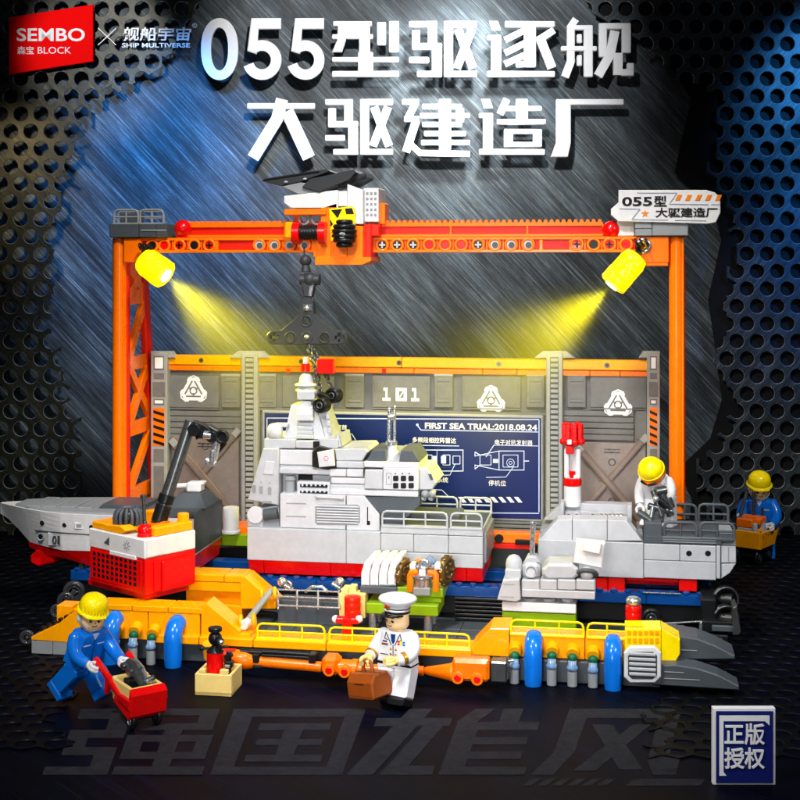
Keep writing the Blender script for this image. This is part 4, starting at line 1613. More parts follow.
mb.build('hull', bow)
mb = MB(M_LG)
c = on_side(79, 526)
mb.use(M_WH).box(c.x - .3, c.x + .3, c.y - .05, c.y + .2, c.z - .2, c.z + .2, .03)
mb.use(M_MG).box(c.x - .18, c.x + .14, c.y - .07, c.y + .2, c.z - .1, c.z + .12, .02)
mb.build('hatch', bow)
mb = MB(M_LG)
c = on_side(52, 540)
mb.use(M_LG).box(c.x - .4, c.x + .45, c.y - .06, c.y + .3, c.z - .42, c.z + .4, .06)
mb.use(M_GM)
mb.build('hull_fitting', bow)
mb = MB(M_GM)
for ch_, px in zip('101', (49, 53.2, 57.6)):
    q = on_side(px, 540.3 + (px - 53) * .03)
    w_ = .07 if ch_ == '1' else .13
    mb.text(ch_, q.x - w_, q.x + w_, q.z - .26, q.z + .24, q.y - .07, .05, .01)
mb.build('hull_number', bow)
mb = MB(M_RD)
rk = []
for x, a, b, zt, zc_ in st[3:]:
    w = b - .05
    rk.append([(x, YC - w, zc_ - .005), (x, YC - w * .85, zc_ - .95 if x > st[5][0] else zc_ - .55), (x, YC + w * .85, zc_ - .95 if x > st[5][0] else zc_ - .55), (x, YC + w, zc_ - .005)])
rk[0] = [(v[0] - .1, v[1], v[2] + (.2 if v[2] < st[3][4] - .1 else 0)) for v in rk[0]]
loft(mb, rk)
p = [(30, 556), (36, 550), (56, 551), (54, 563), (38, 567), (30, 563)]
mb.prism([(X(a, 8), Z(b, a, 8)) for a, b in p], 8.0, 10.4, 'xz', .1)
mb.build('keel', bow, 'red keel with rounded bulb')
mb = MB(M_MG)
loft(mb, [[(x, YC - a + .16, zt), (x, YC - a + .2, zt + .12), (x, YC + a - .2, zt + .12), (x, YC + a - .16, zt)] for x, a, b, zt, zc_ in st[2:]])
for i, px in enumerate((28, 44, 62, 80)):
    mb.box(X(px, 8), X(px + 14, 8) - .04, YC - 1.5, YC + 1.5, st[5][3] + .1, st[5][3] + .22, .03)
mb.build('deck', bow)
mb = MB(M_DG)
mb.prism([(X(99, 9), Z(510, 105, 9)), (X(109, 9), Z(501, 105, 9)), (X(150, 9), Z(501, 105, 9)), (X(150, 9), Z(511, 105, 9))], 8.0, 10.6, 'xz', .05)
mb.box(xr - .02, xr + .03, YC - 2.7, YC + 2.7, 4.2, st[-1][3] + .18, .01)
mb.prism([(YC - 2.72, st[-1][3] - 0), (YC + 2.72, st[-1][3] - 0), (YC + 2.2, st[-1][3] + .35), (YC - 2.2, st[-1][3] + .35)], xr - 3.2, xr + .02, 'yz', .04)
mb.build('aft_deck', bow)
mb = MB(M_DG)
c = P(203, 512, 9)
z0 = st[-1][3] + .35
mb.M = Matrix.Translation((X(196, 9), 9.2, z0))
mb.add([(-1.3, -1.3, 0), (.95, -1.3, 0), (.95, 1.3, 0), (-1.3, 1.3, 0), (-.9, -.8, .75), (.5, -.8, .75), (.5, .8, .75), (-.9, .8, .75)],
       [[0, 1, 5, 4], [1, 2, 6, 5], [2, 3, 7, 6], [3, 0, 4, 7], [4, 5, 6, 7], [3, 2, 1, 0]])
mb.use(M_WH)
mb.box(-.55, .35, -.45, .45, .76, 1.35, .1)
mb.cyl((-.5, 0, 1.1), (-1.35, -.1, 1.05), .16)
mb.cyl((-1.3, -.1, 1.05), (-1.6, -.12, 1.03), .2)
mb.box(.1, .5, -.3, .3, 1.2, 1.4, .05)
mb.build('gun_turret', bow)

# ============================================================ SHIP: stern section
ste = thing('stern_section', 'light grey stern hull section with flight deck railings standing at right on the rails', 'ship section', (X(640, YM), 9.7, 3))
mb = MB(M_LG)
z1 = lambda py, px=640: Z(py, px, YM)
mb.box(X(538, YM), X(643.5, YM), YM, YB, z1(577, 600), z1(541.5, 600), .04)
mb.box(X(644, YM), X(716, YM), YM, YB, z1(579, 680), z1(561.5, 680), .03)
mb.box(X(644, YM), X(679.5, YM), YM, YB, z1(561, 680), z1(545, 680), .03)
mb.box(X(680, YM), X(716, YM), YM, YB, z1(561, 680), z1(545, 680), .03)
mb.box(X(716.5, YM), X(720.5, YM), YM + .06, YB - .06, z1(579, 718), z1(546, 718), .03)
ppoly(mb, [(721, 546), (736, 546.5), (736, 563), (721, 563)], YM + .2, YB - .3)
ppoly(mb, [(721, 564), (736, 563.5), (730, 573), (721, 579)], YM + .22, YB - .3)
mb.use(M_MG)
pbox(mb, 728, 547, 729, 562, YM + .17, YM + .25, 0)
mb.use(M_BK)
for px in (689, 708):
    c = P(px, 553.5, YM)
    mb.cyl(c + Vector((0, -.02, 0)), c + Vector((0, .1, 0)), .17, n=16)
mb.build('hull', ste)
mb = MB(M_PG)
yl = YM + .3
ppoly(mb, [(538, 541), (557, 520), (572, 519.5), (572, 541)], YM + .03, YM + 1.5)
ppoly(mb, [(572.5, 541), (572.5, 519.5), (607, 520), (607, 541)], YM + .03, YM + 1.5)
ppoly(mb, [(607.5, 541), (607.5, 520), (627, 521), (642, 541)], YM + .03, YM + 1.5)
mb.build('hangar_slope', ste)
mb = MB(M_LG)
yl = YM + 2.5
ppoly(mb, [(544, 520), (562, 503), (632, 505), (632, 522)], yl + .6, yl + 1.6)
pbox(mb, 560, 503, 564, 522, yl - .6, yl + .6)
pbox(mb, 627, 506, 632, 524, yl - .6, yl + .6)
pbox(mb, 564, 512, 627, 523, yl + .2, yl + .6)
for px in (569, 577, 593, 610):
    c = P(px, 515, yl + .15)
    mb.cyl(c + Vector((0, -.3, 0)), c + Vector((0, .2, 0)), .25)
    mb.use(M_DG).cyl(c + Vector((0, -.31, 0)), c + Vector((0, -.2, 0)), .14)
    mb.use(M_LG)
mb.use(M_MG).box(X(540, YM + 1.5), X(643, YM + 1.5), YM + 1.5, YB - .6, z1(541.5, 600), z1(537, 600), .03)
mb.use(M_SV)
mb.box(X(600, yl), X(622, yl), yl - .9, yl - .7, Z(518.5, 610, yl), Z(515.5, 610, yl), .08)
for i in range(6):
    mb.ball(P(601 + i * 4, 516.5, yl - .8), .16)
mb.build('hangar_top', ste)
mb = MB(M_DG)
pbox(mb, 644, 523, 662, 544.3, YM + .06, YM + 1.9, .05)
mb.box(X(644, YM), X(722, YM), YM + .05, YB - .05, z1(544.6, 690), z1(537, 690), .04)
pbox(mb, 644, 527, 655, 540, YM + 2, YB - 1)
mb.use(M_MG)
for i in range(3):
    pbox(mb, 663, 537.5 + i * 2.3, 716, 538.2 + i * 2.3, YM + .02, YM + .1, 0)
pbox(mb, 716.5, 537.5, 736, 545.5, YM + .25, YB - .3)
mb.build('flight_deck', ste)
for a, b, y, p0, p1, n in ((663.5, 697.5, YM + .15, 537, 522.5, 2), (699.5, 735, YM + .15, 538, 523, 2), (672, 697, YB - .4, 522, 504.5, 2), (698, 729, YB - .4, 522, 504.5, 2)):
    mb = railing(MB(M_DG), X(a, y) + .05, X(b, y) - .05, y, Z(p0, (a + b) / 2, y), Z(p1, (a + b) / 2, y), n, .085)
    if y < 9:
        mb.box(X(a, y) + .1, X(b, y) - .1, y + .02, y + .12, Z(p0, a, y), Z(p0 - 5, a, y), .02)
    else:
        mb.box(X(a, y) + .05, X(b, y) - .05, y - .3, y + .2, z1(537, 690) + .0, Z(p0, a, y), .02)
    mb.build('railing', ste)
mb = MB(M_RD)
for a, b in ((596, 607.5), (608, 625), (679, 697)):
    pbox(mb, a, 577.5, b, 591.5, YM + .15, YB - .3)
pbox(mb, 625.5, 578, 678.5, 581.5, YM + .2, YB - .4)
mb.box(X(626, YM), X(679, YM), YM + 1.6, YB - .3, 3.0, z1(578, 650))
mb.build('keel', ste, 'red keel blocks')
# striped signal post on the stern
t = thing('signal_post', 'red and white striped post with a spiky red top on the stern section', 'signal post', P(572, 502, YM + 3.2))
y = YM + 3.2
mb = MB(M_WH)
mb.cyl(P(572.5, 506, y), P(572.5, 485.5, y), .5)
mb.cyl(P(572.5, 478, y), P(572.5, 474, y), .38)
for s in (-1, 1):
    mb.box(X(572.5, y) + s * .2, X(572.5, y) + s * .46, y - .4, y + .4, Z(478, 572, y), Z(448, 572, y), .08)
mb.box(X(569, y), X(577, y), y + .1, y + .4, Z(478, 572, y), Z(448, 572, y), .05)
mb.build('post', t)
mb = MB(M_RD)
mb.cyl(P(572.5, 485.2, y), P(572.5, 478, y), .53)
mb.cyl(P(572, 478, y - .2), P(572, 471, y - .2), .2)
mb.build('band', t)
mb = MB(M_RD)
mb.cyl(P(572, 446, y), P(572, 427, y), .38, .42)
for i in range(8):
    a = R(45 * i + 15)
    d_ = Vector((math.cos(a), math.sin(a), 0))
    c = P(572.5, 436, y)
    mb.box(c.x + d_.x * .5 - .14, c.x + d_.x * .5 + .14, c.y + d_.y * .5 - .14, c.y + d_.y * .5 + .14, c.z - .45, c.z + .72 + .06 * (i % 2), .05)
    mb.ball(c + d_ * .56 + Vector((0, 0, -.3)), .2)
mb.box(X(566, y), X(574, y), y - .5, y, Z(453, 570, y), Z(444, 570, y), .05)
mb.use(M_WINK)
pbox(mb, 567.5, 440, 571.5, 444.5, y - .72, y - .5, .02)
mb.build('spiky_top', t)

# ============================================================ GANTRY
YG = 12.0
gan = thing('gantry_crane', 'tall orange gantry with lattice legs and toothed beam spanning the dock', 'gantry crane', (X(400, YG), YG + 2, BZ))
ZG = 22.6
def gantry_leg(pc, left):
    xc = X(pc, YG)
    r = .44
    mb = MB(M_OR)
    mb.cyl((xc, YG + r, BZ), (xc, YG + r, ZG), r, n=28)
    mb.box(xc - .1, xc + .4, YG + .1, YG + .8, BZ, ZG - .02, .03)
    leg = mb.build('leg_column', gan)
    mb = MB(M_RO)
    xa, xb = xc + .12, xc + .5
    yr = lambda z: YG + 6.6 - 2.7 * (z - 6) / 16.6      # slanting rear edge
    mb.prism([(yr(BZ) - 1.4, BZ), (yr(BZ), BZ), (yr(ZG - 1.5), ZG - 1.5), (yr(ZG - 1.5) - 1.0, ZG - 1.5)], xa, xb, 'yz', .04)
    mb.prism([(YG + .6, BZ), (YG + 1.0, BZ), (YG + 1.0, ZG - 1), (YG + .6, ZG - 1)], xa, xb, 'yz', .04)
    zs = [BZ + 1.0]
    while zs[-1] < ZG - 5:
        zs.append(zs[-1] + 4.2)
    zs.append(ZG - 1.7)
    for a, b in zip(zs, zs[1:]):
        for k, (p, q) in enumerate((((YG + .9, a), (yr(b) - .4, b)), ((yr(a) - .4, a), (YG + .9, b)))):
            if k == 1 and (zs.index(a) % 2):
                continue
            mb.use((M_OR, M_OR)[k]).stroke([p, q], .62, xa + .03 + .02 * k, xb - .03 - .02 * k, 'yz')
        mb.use(M_OR).prism([(YG + .9, b - .45), (yr(b) - .9, b - .45), (yr(b) - .9, b + .45), (YG + .9, b + .45)], xa + .05, xb - .07, 'yz', .02)
    mb.build('lattice', gan)
    mb = MB(M_OR)
    mb.box(xc + .46 if left else xc - 2.3, xc + 1.6 if left else xc - .46, YG - .1, YG + 2, ZG - 1.55, ZG, .05)
    if not left:
        mb.box(X(646, YG), xc - .5, YG - .05, YG + 1, ZG - 1.75, ZG - 1.25, .05)
    mb.box(xc - .42, xc + .42, YG + 1.0, YG + 3.3, ZG - 1.4, ZG, .05)
    mb.build('leg_head', gan)
gantry_leg(117, True)
gantry_leg(677, False)
# lower beam with holes
mb = MB(M_OR)
zb0, zb1 = ZG - .93, ZG
xs = [X(p, YG) for p in (131, 216, 313, 374, 483, 541, 647)]
xa, xb = X(140, YG), X(647, YG)
mb.box(xa, xb, YG, YG + .9, zb1 - .17, zb1, .03)
mb.box(xa, xb, YG + .002, YG + .9, zb0, zb0 + .17, .03)
mb.use(M_RO).box(xa, xb, YG + .18, YG + .8, zb0 + .16, zb1 - .16, .02)  # web's recess shade painted as a redder orange
holes = [(152, 'k'), (164, 'r'), (179, 'x'), (194, 'd'), (209, 'x'), (259, 'h'), (274, 'h'), (289, 'h'), (304, 'h'), (382, 'c'), (397, 'c'), (413, 'c'), (429, 'r'), (445, 'r'), (461, 'r'), (478, 'c'), (494.5, 'h'), (511, 'h'), (528, 'h'), (577, 'x'), (593.5, 'd'), (609.5, 'x'), (626, 'r')]
zc_ = (zb0 + zb1) / 2
for px, kd in holes:
    x_ = X(px, YG)
    mb.use(M_OR).ring((x_, YG + .06, zc_), (0, 1, 0), .34, .09, 24)
    mb.cyl((x_, YG + .06, zc_), (x_, YG + .3, zc_), .34)
    mt = {'h': M_LG, 'k': M_BK, 'd': M_BK, 'r': M_RD, 'x': M_RD, 'c': M_BK}[kd]
    mb.use(mt).cyl((x_, YG + .03, zc_), (x_, YG + .2, zc_), .27)
    if kd in 'xc':
        mb.use(M_LG if kd == 'c' else M_BK)
        w = .2
        mb.box(x_ - w, x_ + w, YG + .0, YG + .1, zc_ - .055, zc_ + .055, .01)
        mb.box(x_ - .055, x_ + .055, YG - .004, YG + .1, zc_ - w, zc_ + w, .01)
    if kd == 'h':
        mb.use(M_DG).cyl((x_ + .03, YG + .02, zc_ - .03), (x_ + .03, YG + .1, zc_ - .03), .2)
for px in (172, 187, 201, 267, 282, 297, 390, 405, 421, 437, 453, 470, 486.5, 503, 519.5, 585, 601.5, 618):
    x_ = X(px, YG)
    mb.use(M_OR).box(x_ - .03, x_ + .03, YG + .08, YG + .3, zb0 + .1, zb1 - .1, .01)
    mb.use(M_BK).box(x_ - .07, x_ + .07, YG + .1, YG + .25, zc_ - .1, zc_ + .1, .02)
mb.use(M_OR)
for px in (216, 313, 374, 483, 541, 571):
    x_ = X(px, YG)
    mb.box(x_ - .12, x_ + .12, YG + .04, YG + .6, zb0 + .05, zb1 - .05, .05)
mb.build('hole_beam', gan)
# toothed rack
mb = MB(M_OR)
ra, rb = X(186, YG), X(603, YG)
zr = ZG + .02
mb.box(ra, rb, YG + .35, YG + 1.1, zr, zr + .16, .02)
mb.box(ra, rb, YG + .35, YG + 1.1, zr + .62, zr + .84, .02)
mb.use(M_RO).box(ra + .05, rb - .05, YG + .5, YG + 1.0, zr + .15, zr + .63, .02)  # shade between the rack's rails put into the colour
mb.use(M_OR)
for px in (186, 283, 376, 450, 527, 603):
    x_ = X(px, YG)
    mb.box(x_ - .06, x_ + .06, YG + .345, YG + 1.1, zr + .1, zr + .7, .02)
x_ = ra + .05
while x_ < rb - .3:
    mb.prism([(x_, zr + .83), (x_ + .27, zr + .83), (x_ + .2, zr + 1.02), (x_ + .07, zr + 1.02)], YG + .36, YG + 1.09, 'xz', .0)
    x_ += .355
mb.build('toothed_rack', gan)
mb = MB(M_RD)
c0 = P(181, 228.5, YG)
c1 = P(611.5, 230, YG)
for c in (c0, c1):
    mb = MB(M_RD)
    mb.ball(c + Vector((0, .4, 0)), .56, n=28, m=18)
    mb.box(c.x - .35, c.x + .35, c.y + .1, c.y + .8, ZG, c.z - .3, .03)
    mb.build('beacon', gan)
# left platform with railing
mb = MB(M_DG)
xa, xb = X(111, YG), X(168.5, YG)
mb.box(xa, X(140, YG), YG - .3, YG + 2.8, ZG + .02, ZG + .9, .05)
mb.box(X(140, YG) + .02, X(157, YG), YG - .28, YG + 2.8, ZG + .02, ZG + .86, .05)
mb.box(X(157, YG) + .02, xb, YG - .3, YG + 2.8, ZG + .02, ZG + .9, .05)
mb.use(M_MG)
pbox(mb, 141, 229.5, 166, 231, YG - .33, YG - .2, .01)
p = mb.build('platform', gan)
mb = MB(M_MG)
railing(mb, X(115, YG) , X(139, YG), YG - .15, ZG + .95, ZG + 1.75, 2, .07)
railing(mb, X(141, YG), X(164, YG), YG - .15, ZG + .95, ZG + 1.75, 2, .07)
railing(mb, X(118, YG + 2.5), X(164, YG + 2.5), YG + 2.5, ZG + .95, ZG + 1.75, 4, .07)
mb.use(M_DG)
mb.box(X(120, YG + 1), X(140, YG + 1), YG + 1, YG + 1.8, ZG + .9, ZG + 1.6, .05)
mb.build('railing', p)
# right platform
mb = MB(M_MG)
mb.box(X(635, YG), X(652, YG), YG - .3, YG + 1.8, ZG + .02, ZG + .42, .04)
mb.box(X(635, YG), X(652, YG), YG - .3, YG + 1.8, ZG + .44, ZG + .86, .04)
mb.box(X(652.3, YG), X(688, YG), YG - .28, YG + 2.6, ZG + .02, ZG + .88, .05)
mb.use(M_WH).box(X(617, YG), X(634.5, YG), YG + .1, YG + 1.6, ZG + .02, ZG + 1.0, .05)
mb.build('platform', gan)
mb = MB(M_SV)
c = P(643.5, 246, YG - .1)
mb.ring(c, (0, 1, 0), .36, .13, 24)
mb.use(M_GD).ring(c, (0, 1, 0), .17, .12, 10)
mb.use(M_DG).cyl(c, c + Vector((0, .5, 0)), .4)
mb.build('pulley', gan)
# floodlights
M_LAMP = bpy.data.materials.new('lit_yellow_lens')
M_LAMP.use_nodes = True
nt = M_LAMP.node_tree
b_ = nt.nodes['Principled BSDF']
b_.inputs['Base Color'].default_value = (1, .82, .0, 1)
b_.inputs['Roughness'].default_value = .15
b_.inputs['Coat Weight'].default_value = .6
b_.inputs['Emission Color'].default_value = (1, .72, .0, 1)
b_.inputs['Emission Strength'].default_value = .75
b_.inputs['Transmission Weight'].default_value = .3
vz = nt.nodes.new('ShaderNodeTexVoronoi')
vz.inputs['Scale'].default_value = 5
tcx = nt.nodes.new('ShaderNodeTexCoord')
bpx = nt.nodes.new('ShaderNodeBump')
bpx.inputs['Strength'].default_value = .7
bpx.inputs['Distance'].default_value = .15
nt.links.new(tcx.outputs['Object'], vz.inputs['Vector'])
nt.links.new(vz.outputs['Distance'], bpx.inputs['Height'])
sep = nt.nodes.new('ShaderNodeSeparateColor')            # every facet of the lens glows differently
nt.links.new(vz.outputs['Color'], sep.inputs[0])
mre = nt.nodes.new('ShaderNodeMapRange')
mre.inputs[3].default_value = .35
mre.inputs[4].default_value = 1.7
nt.links.new(sep.outputs[0], mre.inputs[0])
nt.links.new(mre.outputs[0], b_.inputs['Emission Strength'])
nt.links.new(bpx.outputs[0], b_.inputs['Normal'])
M_BULB = bpy.data.materials.new('lit_bulb')
M_BULB.use_nodes = True
b_ = M_BULB.node_tree.nodes['Principled BSDF']
b_.inputs['Base Color'].default_value = (1, .95, .6, 1)
b_.inputs['Emission Color'].default_value = (1, .93, .35, 1)
b_.inputs['Emission Strength'].default_value = 3
BEAMS = []
for (cx, cy, ex, ey, rp) in ((147, 262, 158, 270, 14.5), (634, 260, 619, 277, 14)):
    a = P(cx, cy, YG - .7)
    b = P(ex, ey, YG - .9)
    d_ = (b - a).normalized()
    a = a - d_ * .35
    ln_ = (b - a).length + .55
    r = L(rp, cx, YG)
    mb = MB(M_LAMP)
    mb.lathe([(r * .6, 0), (r * .85, .1), (r * .92, .3), (r, .5), (r, ln_ * .62), (r * 1.03, ln_ * .66), (r * 1.03, ln_), (r * .9, ln_ + .08), (r * .55, ln_ + .12)], a, d_, 12, smooth=False)
    fl_ = mb.build('floodlight', gan)
    mb = MB(M_BULB)
    e1 = a + d_ * (ln_ + .125)
    mb.cyl(e1, e1 + d_ * .06, r * .5)
    mb.build('bulb', fl_)
    BEAMS.append((a + d_ * (ln_ + .2), d_, r))
    mb = MB(M_BK)
    mb.tube([a - d_ * .1, a + Vector((.0, .3, .5)), a + Vector((0, .9, .6))], .18)
    for q in range(3):
        mb.ring(a + Vector((-.1 + .3 * q, -.1, .75)), (1, 0, .4), .2, .08, 12)
    mb.build('lamp_bracket', gan)

# name board
sg = thing('sign_board', 'white board with black lettering and orange stripes on the right gantry leg', 'sign', P(668, 223, YG - .3))
ysg = YG - .45
mb = MB(M_WH)
ppoly(mb, [(618.5, 190), (706, 190), (715, 192.5), (720.5, 198), (720.5, 213), (716, 222.5), (708, 224), (618.5, 221.5)], ysg, ysg + .3, .04)
ppoly(mb, [(611, 209), (619, 202), (619, 222), (611, 215)], ysg + .05, ysg + .5)
mb.build('board', sg)
mb = MB(M_BINK)
s_ = lambda px: X(px, ysg)
z_ = lambda py, px=668: Z(py, px, ysg)
mb.text('055', s_(622), s_(652), z_(206, 640), z_(196.8, 640), ysg, .04, .025)
mb.text('型', s_(654), s_(666.5), z_(206.4, 660), z_(195.8, 660), ysg, .04, .02)
mb.text('大驱建造厂', s_(655.5), s_(717.5), z_(217.3, 686), z_(207.6, 686), ysg, .04, .018)
mb.build('lettering', sg)
mb = MB(M_GINK)
def lg(pts):
    mb.stroke([(s_(a), z_(b, a)) for a, b in pts], .05, ysg - .02 - .0007 * (len(mb.f) % 17), ysg + .01)
lg([(637, 193), (677, 193)]); lg([(677, 193), (670, 203)]); lg([(669, 204), (708, 204.5)]); lg([(711, 204.5), (719, 204.7)])
lg([(619.5, 208.7), (640, 209)]); lg([(640, 209), (632, 219)]); lg([(632, 219.6), (668, 220)]); lg([(675, 220.2), (706, 220.6)])
mb.use(M_OINK)
for i in range(5):
    a = 675.5 + i * 10
    ppoly(mb, [(a + 2.2, 194.8), (a + 6.6, 194.8), (a + 4, 200.5), (a - .5, 200.5)], ysg - .03, ysg + .01, 0)
c = (s_(645), z_(213.5, 645))
mb.prism([(c[0] + (.24 if i % 2 == 0 else .1) * math.cos(R(90 + 36 * i)), c[1] + (.24 if i % 2 == 0 else .1) * math.sin(R(90 + 36 * i))) for i in range(10)], ysg - .03, ysg + .01, 'xz', 0)
mb.build('line_work', sg)

# ============================================================ TROLLEY
YT = YG - 1.4
tro = thing('crane_trolley', 'orange trolley with white cab, black winch drum and grey roof on the gantry beam', 'crane trolley', P(345, 265, YT))
mb = MB(M_OR)
zt = lambda py, px=345: Z(py, px, YT)
xs = [X(p, YT) for p in (316, 331, 347, 363)]
for a, b in zip(xs, xs[1:]):
    mb.box(a + .01, b - .01, YT, YT + 3.2, zt(263), zt(226), .03)
mb.box(X(313, YT), X(316, YT), YT + .1, YT + 3, zt(257), zt(240), .03)
ppoly(mb, [(315, 257), (371, 257), (371, 261), (362, 265), (315, 265)], YT - .06, YT + 3, .03)
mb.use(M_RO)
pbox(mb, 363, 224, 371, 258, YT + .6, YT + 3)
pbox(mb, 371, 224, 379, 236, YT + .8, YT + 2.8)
mb.use(M_OR)
pbox(mb, 378, 203, 385, 224, YT + 1.2, YT + 2.6)
pbox(mb, 284, 209, 326, 215, YT - .05, YT + 2.5)
ppoly(mb, [(321, 208), (337, 203), (337, 226), (321, 226)], YT + .1, YT + 2.6)
pbox(mb, 294, 215, 299, 226, YT + .9, YT + 1.7)
mb.build('trolley_body', tro)
mb = MB(M_YO)
pbox(mb, 284, 222, 294, 239, YT + .0, YT + 1.3, .12)
mb.build('winch_motor', tro)
mb = MB(M_RD)
for px in (297, 323):
    c = P(px, 233, YT - .2)
    mb.cyl(c + Vector((-.22, 0, 0)), c + Vector((.22, 0, 0)), .68, n=28)
mb.use(M_BK)
mb.cyl(P(299, 232.5, YT - .2), P(321, 232.5, YT - .2), .42)
for i in range(7):
    mb.ring(P(301.5 + i * 3, 232.5, YT - .2), (1, 0, 0), .42, .05, 16)
mb.use(M_LG)
for px in (304, 317):
    c = P(px, 219.5, YT + .6)
    mb.ring(c, (0, 1, 0), .3, .08, 16)
mb.build('winch_drum', tro)
mb = MB(M_YE)
ppoly(mb, [(329, 209), (352, 206), (355, 210), (355, 240), (331, 241)], YT - .12, YT + .1, .02)
mb.use(M_BK)
y_ = YT - .15
ppoly(mb, [(331, 210), (342, 209), (337.5, 218)], y_, y_ + .1, 0)
ppoly(mb, [(345, 208.5), (352, 208), (354, 214), (346, 214)], y_, y_ + .1, 0)
ppoly(mb, [(329.8, 219), (333, 224), (330.5, 227)], y_, y_ + .1, 0)
mb.use(M_GD)
for i in range(3):
    pbox(mb, 331, 229 + i * 3, 334, 231 + i * 3, y_, y_ + .1, 0)
mb.build('warning_plate', tro)
mb = MB(M_BK)
c = P(344.5, 233.5, YT - .5)
for i in range(6):
    k = (i - 2.5) / 2.5
    h = math.sqrt(max(0, 1 - (k * .8) ** 2))
    mb.ring(c + Vector((0, 0, k * .68)), (0, 0, 1), .62 * h, .15, 24)
mb.ball(c, .62, (1, .95, 1.05))
mb.use(M_SV)
mb.cyl(c + Vector((.0, -.55, -.1)), c + Vector((.0, -.72, -.1)), .2)
mb.build('ribbed_motor', tro)
mb = MB(M_WH)
ppoly(mb, [(284, 196), (338, 190), (338, 208), (291, 208), (284, 203)], YT + .1, YT + 3.6)
pbox(mb, 338.3, 191, 347, 206.5, YT + .15, YT + 3.6)
ppoly(mb, [(347.3, 184), (363, 190), (363, 224), (356, 224), (347.3, 210)], YT + .15, YT + 3.4)
pbox(mb, 363.4, 188, 378.5, 222, YT + .7, YT + 3.2)
mb.use(M_MG)
for i in range(5):
    for j in range(3):
        pbox(mb, 366 + j * 4, 192 + i * 5.4, 368.4 + j * 4, 194.5 + i * 5.4, YT + .66, YT + .75, .01)
mb.build('cab', tro)
mb = MB(M_CH)
def slab(pts, Y0, Y1, t):
    ppoly(mb, pts, Y0, Y1, .04)
slab([(262, 181), (264, 178.5), (327, 169), (330, 171.5), (300, 182), (281, 186)], YT + .4, YT + 3.6, 0)
mb.use(M_BK)
slab([(262, 181.5), (263, 179.5), (318, 170.5), (320, 172.5)], YT + .35, YT + .6, 0)
mb.use(M_MG)
ppoly(mb, [(282, 186.5), (300, 182.5), (337, 186), (320, 193), (298, 194)], YT + .2, YT + 3, .04)
mb.use(M_CH)
slab([(302, 187), (309, 179), (354, 169.5), (356, 172.5), (349, 180), (319, 192.5)], YT + .0, YT + 2.6, 0)
slab([(335, 186), (343, 176), (366, 173), (366.5, 177), (350, 187)], YT + .5, YT + 3, 0)
mb.use(M_LG)
for px, py in ((286, 183), (305, 180)):
    mb.cyl(P(px, py, YT + .3), P(px, py - 2, YT + .3), .12)
mb.use(M_BK)
for i in range(7):
    mb.box(X(350 + i * 2.2, YT), X(351.6 + i * 2.2, YT), YT + .45, YT + .8, Z(184 - i * .9, 355, YT), Z(180 - i * .9, 355, YT), .01)
mb.build('roof_panels', tro)

# ============================================================ HOOK
YK = YG - 1.2
hk = thing('lifting_hook', 'dark triangular spreader plate with holes hanging from the trolley winch', 'crane hook', P(307, 330, YK))
mb = MB(M_CH)
mb.cyl(P(304, 247, YK), P(304.5, 258, YK), .05, n=8)
mb.ball(P(305.5, 260.5, YK), .36)
mb.cyl(P(305.5, 263, YK), P(306, 272, YK), .2, .3)
mb.cyl(P(300, 279.5, YK), P(320, 279.5, YK), .34)
mb.ball(P(310, 279.5, YK), .45)
mb.prism([(X(a, YK), Z(b, a, YK)) for a, b in ((302, 282), (316, 282), (313, 297), (305, 297))], YK - .3, YK + .3, 'xz', .06)
mb.use(M_SV).prism([(X(a, YK), Z(b, a, YK)) for a, b in ((311, 286), (315, 285), (312.5, 296), (309.5, 296))], YK - .34, YK - .2, 'xz', .02)
mb.build('swivel', hk)
# spreader plate: one solid outline pierced by its round and cross shaped holes
mb = MB(M_CH)
V2 = lambda px, py: (X(px, YK), Z(py, px, YK))
def circ(px, py, rpx, n=24, a0=0, a1=360):
    k = n if a1 - a0 >= 359 else n + 1
    return [V2(px + rpx * math.cos(R(a0 + (a1 - a0) * i / n)), py + rpx * math.sin(R(a0 + (a1 - a0) * i / n))) for i in range(k)]
def cross(px, py, l, w):
    return [V2(px + x_ * 1.0, py + y_ * 1.0) for x_, y_ in ((-l, -w), (-w, -w), (-w, -l), (w, -l), (w, -w), (l, -w), (l, w), (w, w), (w, l), (-w, l), (-w, w), (-l, w))]
outline = [V2(301, 301), V2(304, 297.5), V2(311, 297.5), V2(314, 301), V2(315, 314), V2(320, 319), V2(333, 330)] + circ(341, 337, 7, 8, -80, 90) + [V2(300, 344.5)] + circ(274.5, 337, 7, 8, 90, 260) + [V2(282, 330), V2(295, 319), V2(300, 314)]
mb.holed([outline, circ(306.5, 321, 4.6), circ(290.5, 337.3, 4.4), circ(324.5, 337.5, 4.4), cross(275.5, 337.3, 4.4, 1.4), cross(340.5, 337.5, 4.4, 1.4)], YK - .3, YK + .3, .05)
for px, py in ((306.5, 321), (290.5, 337.3), (324.5, 337.5), (307, 337.3)):
    mb.ring(P(px, py, YK - .29), (0, 1, 0), L(5.2, px, YK), .07, 24)
mb.use(M_DG)
ppoly(mb, [(303, 304), (312, 304), (312, 311), (303, 311)], YK - .34, YK - .2, .03)
mb.use(M_SV)
mb.ball(P(307, 308, YK - .35), .2)
mb.ball(P(307, 337, YK - .34), .17)
mb.build('spreader_plate', hk)
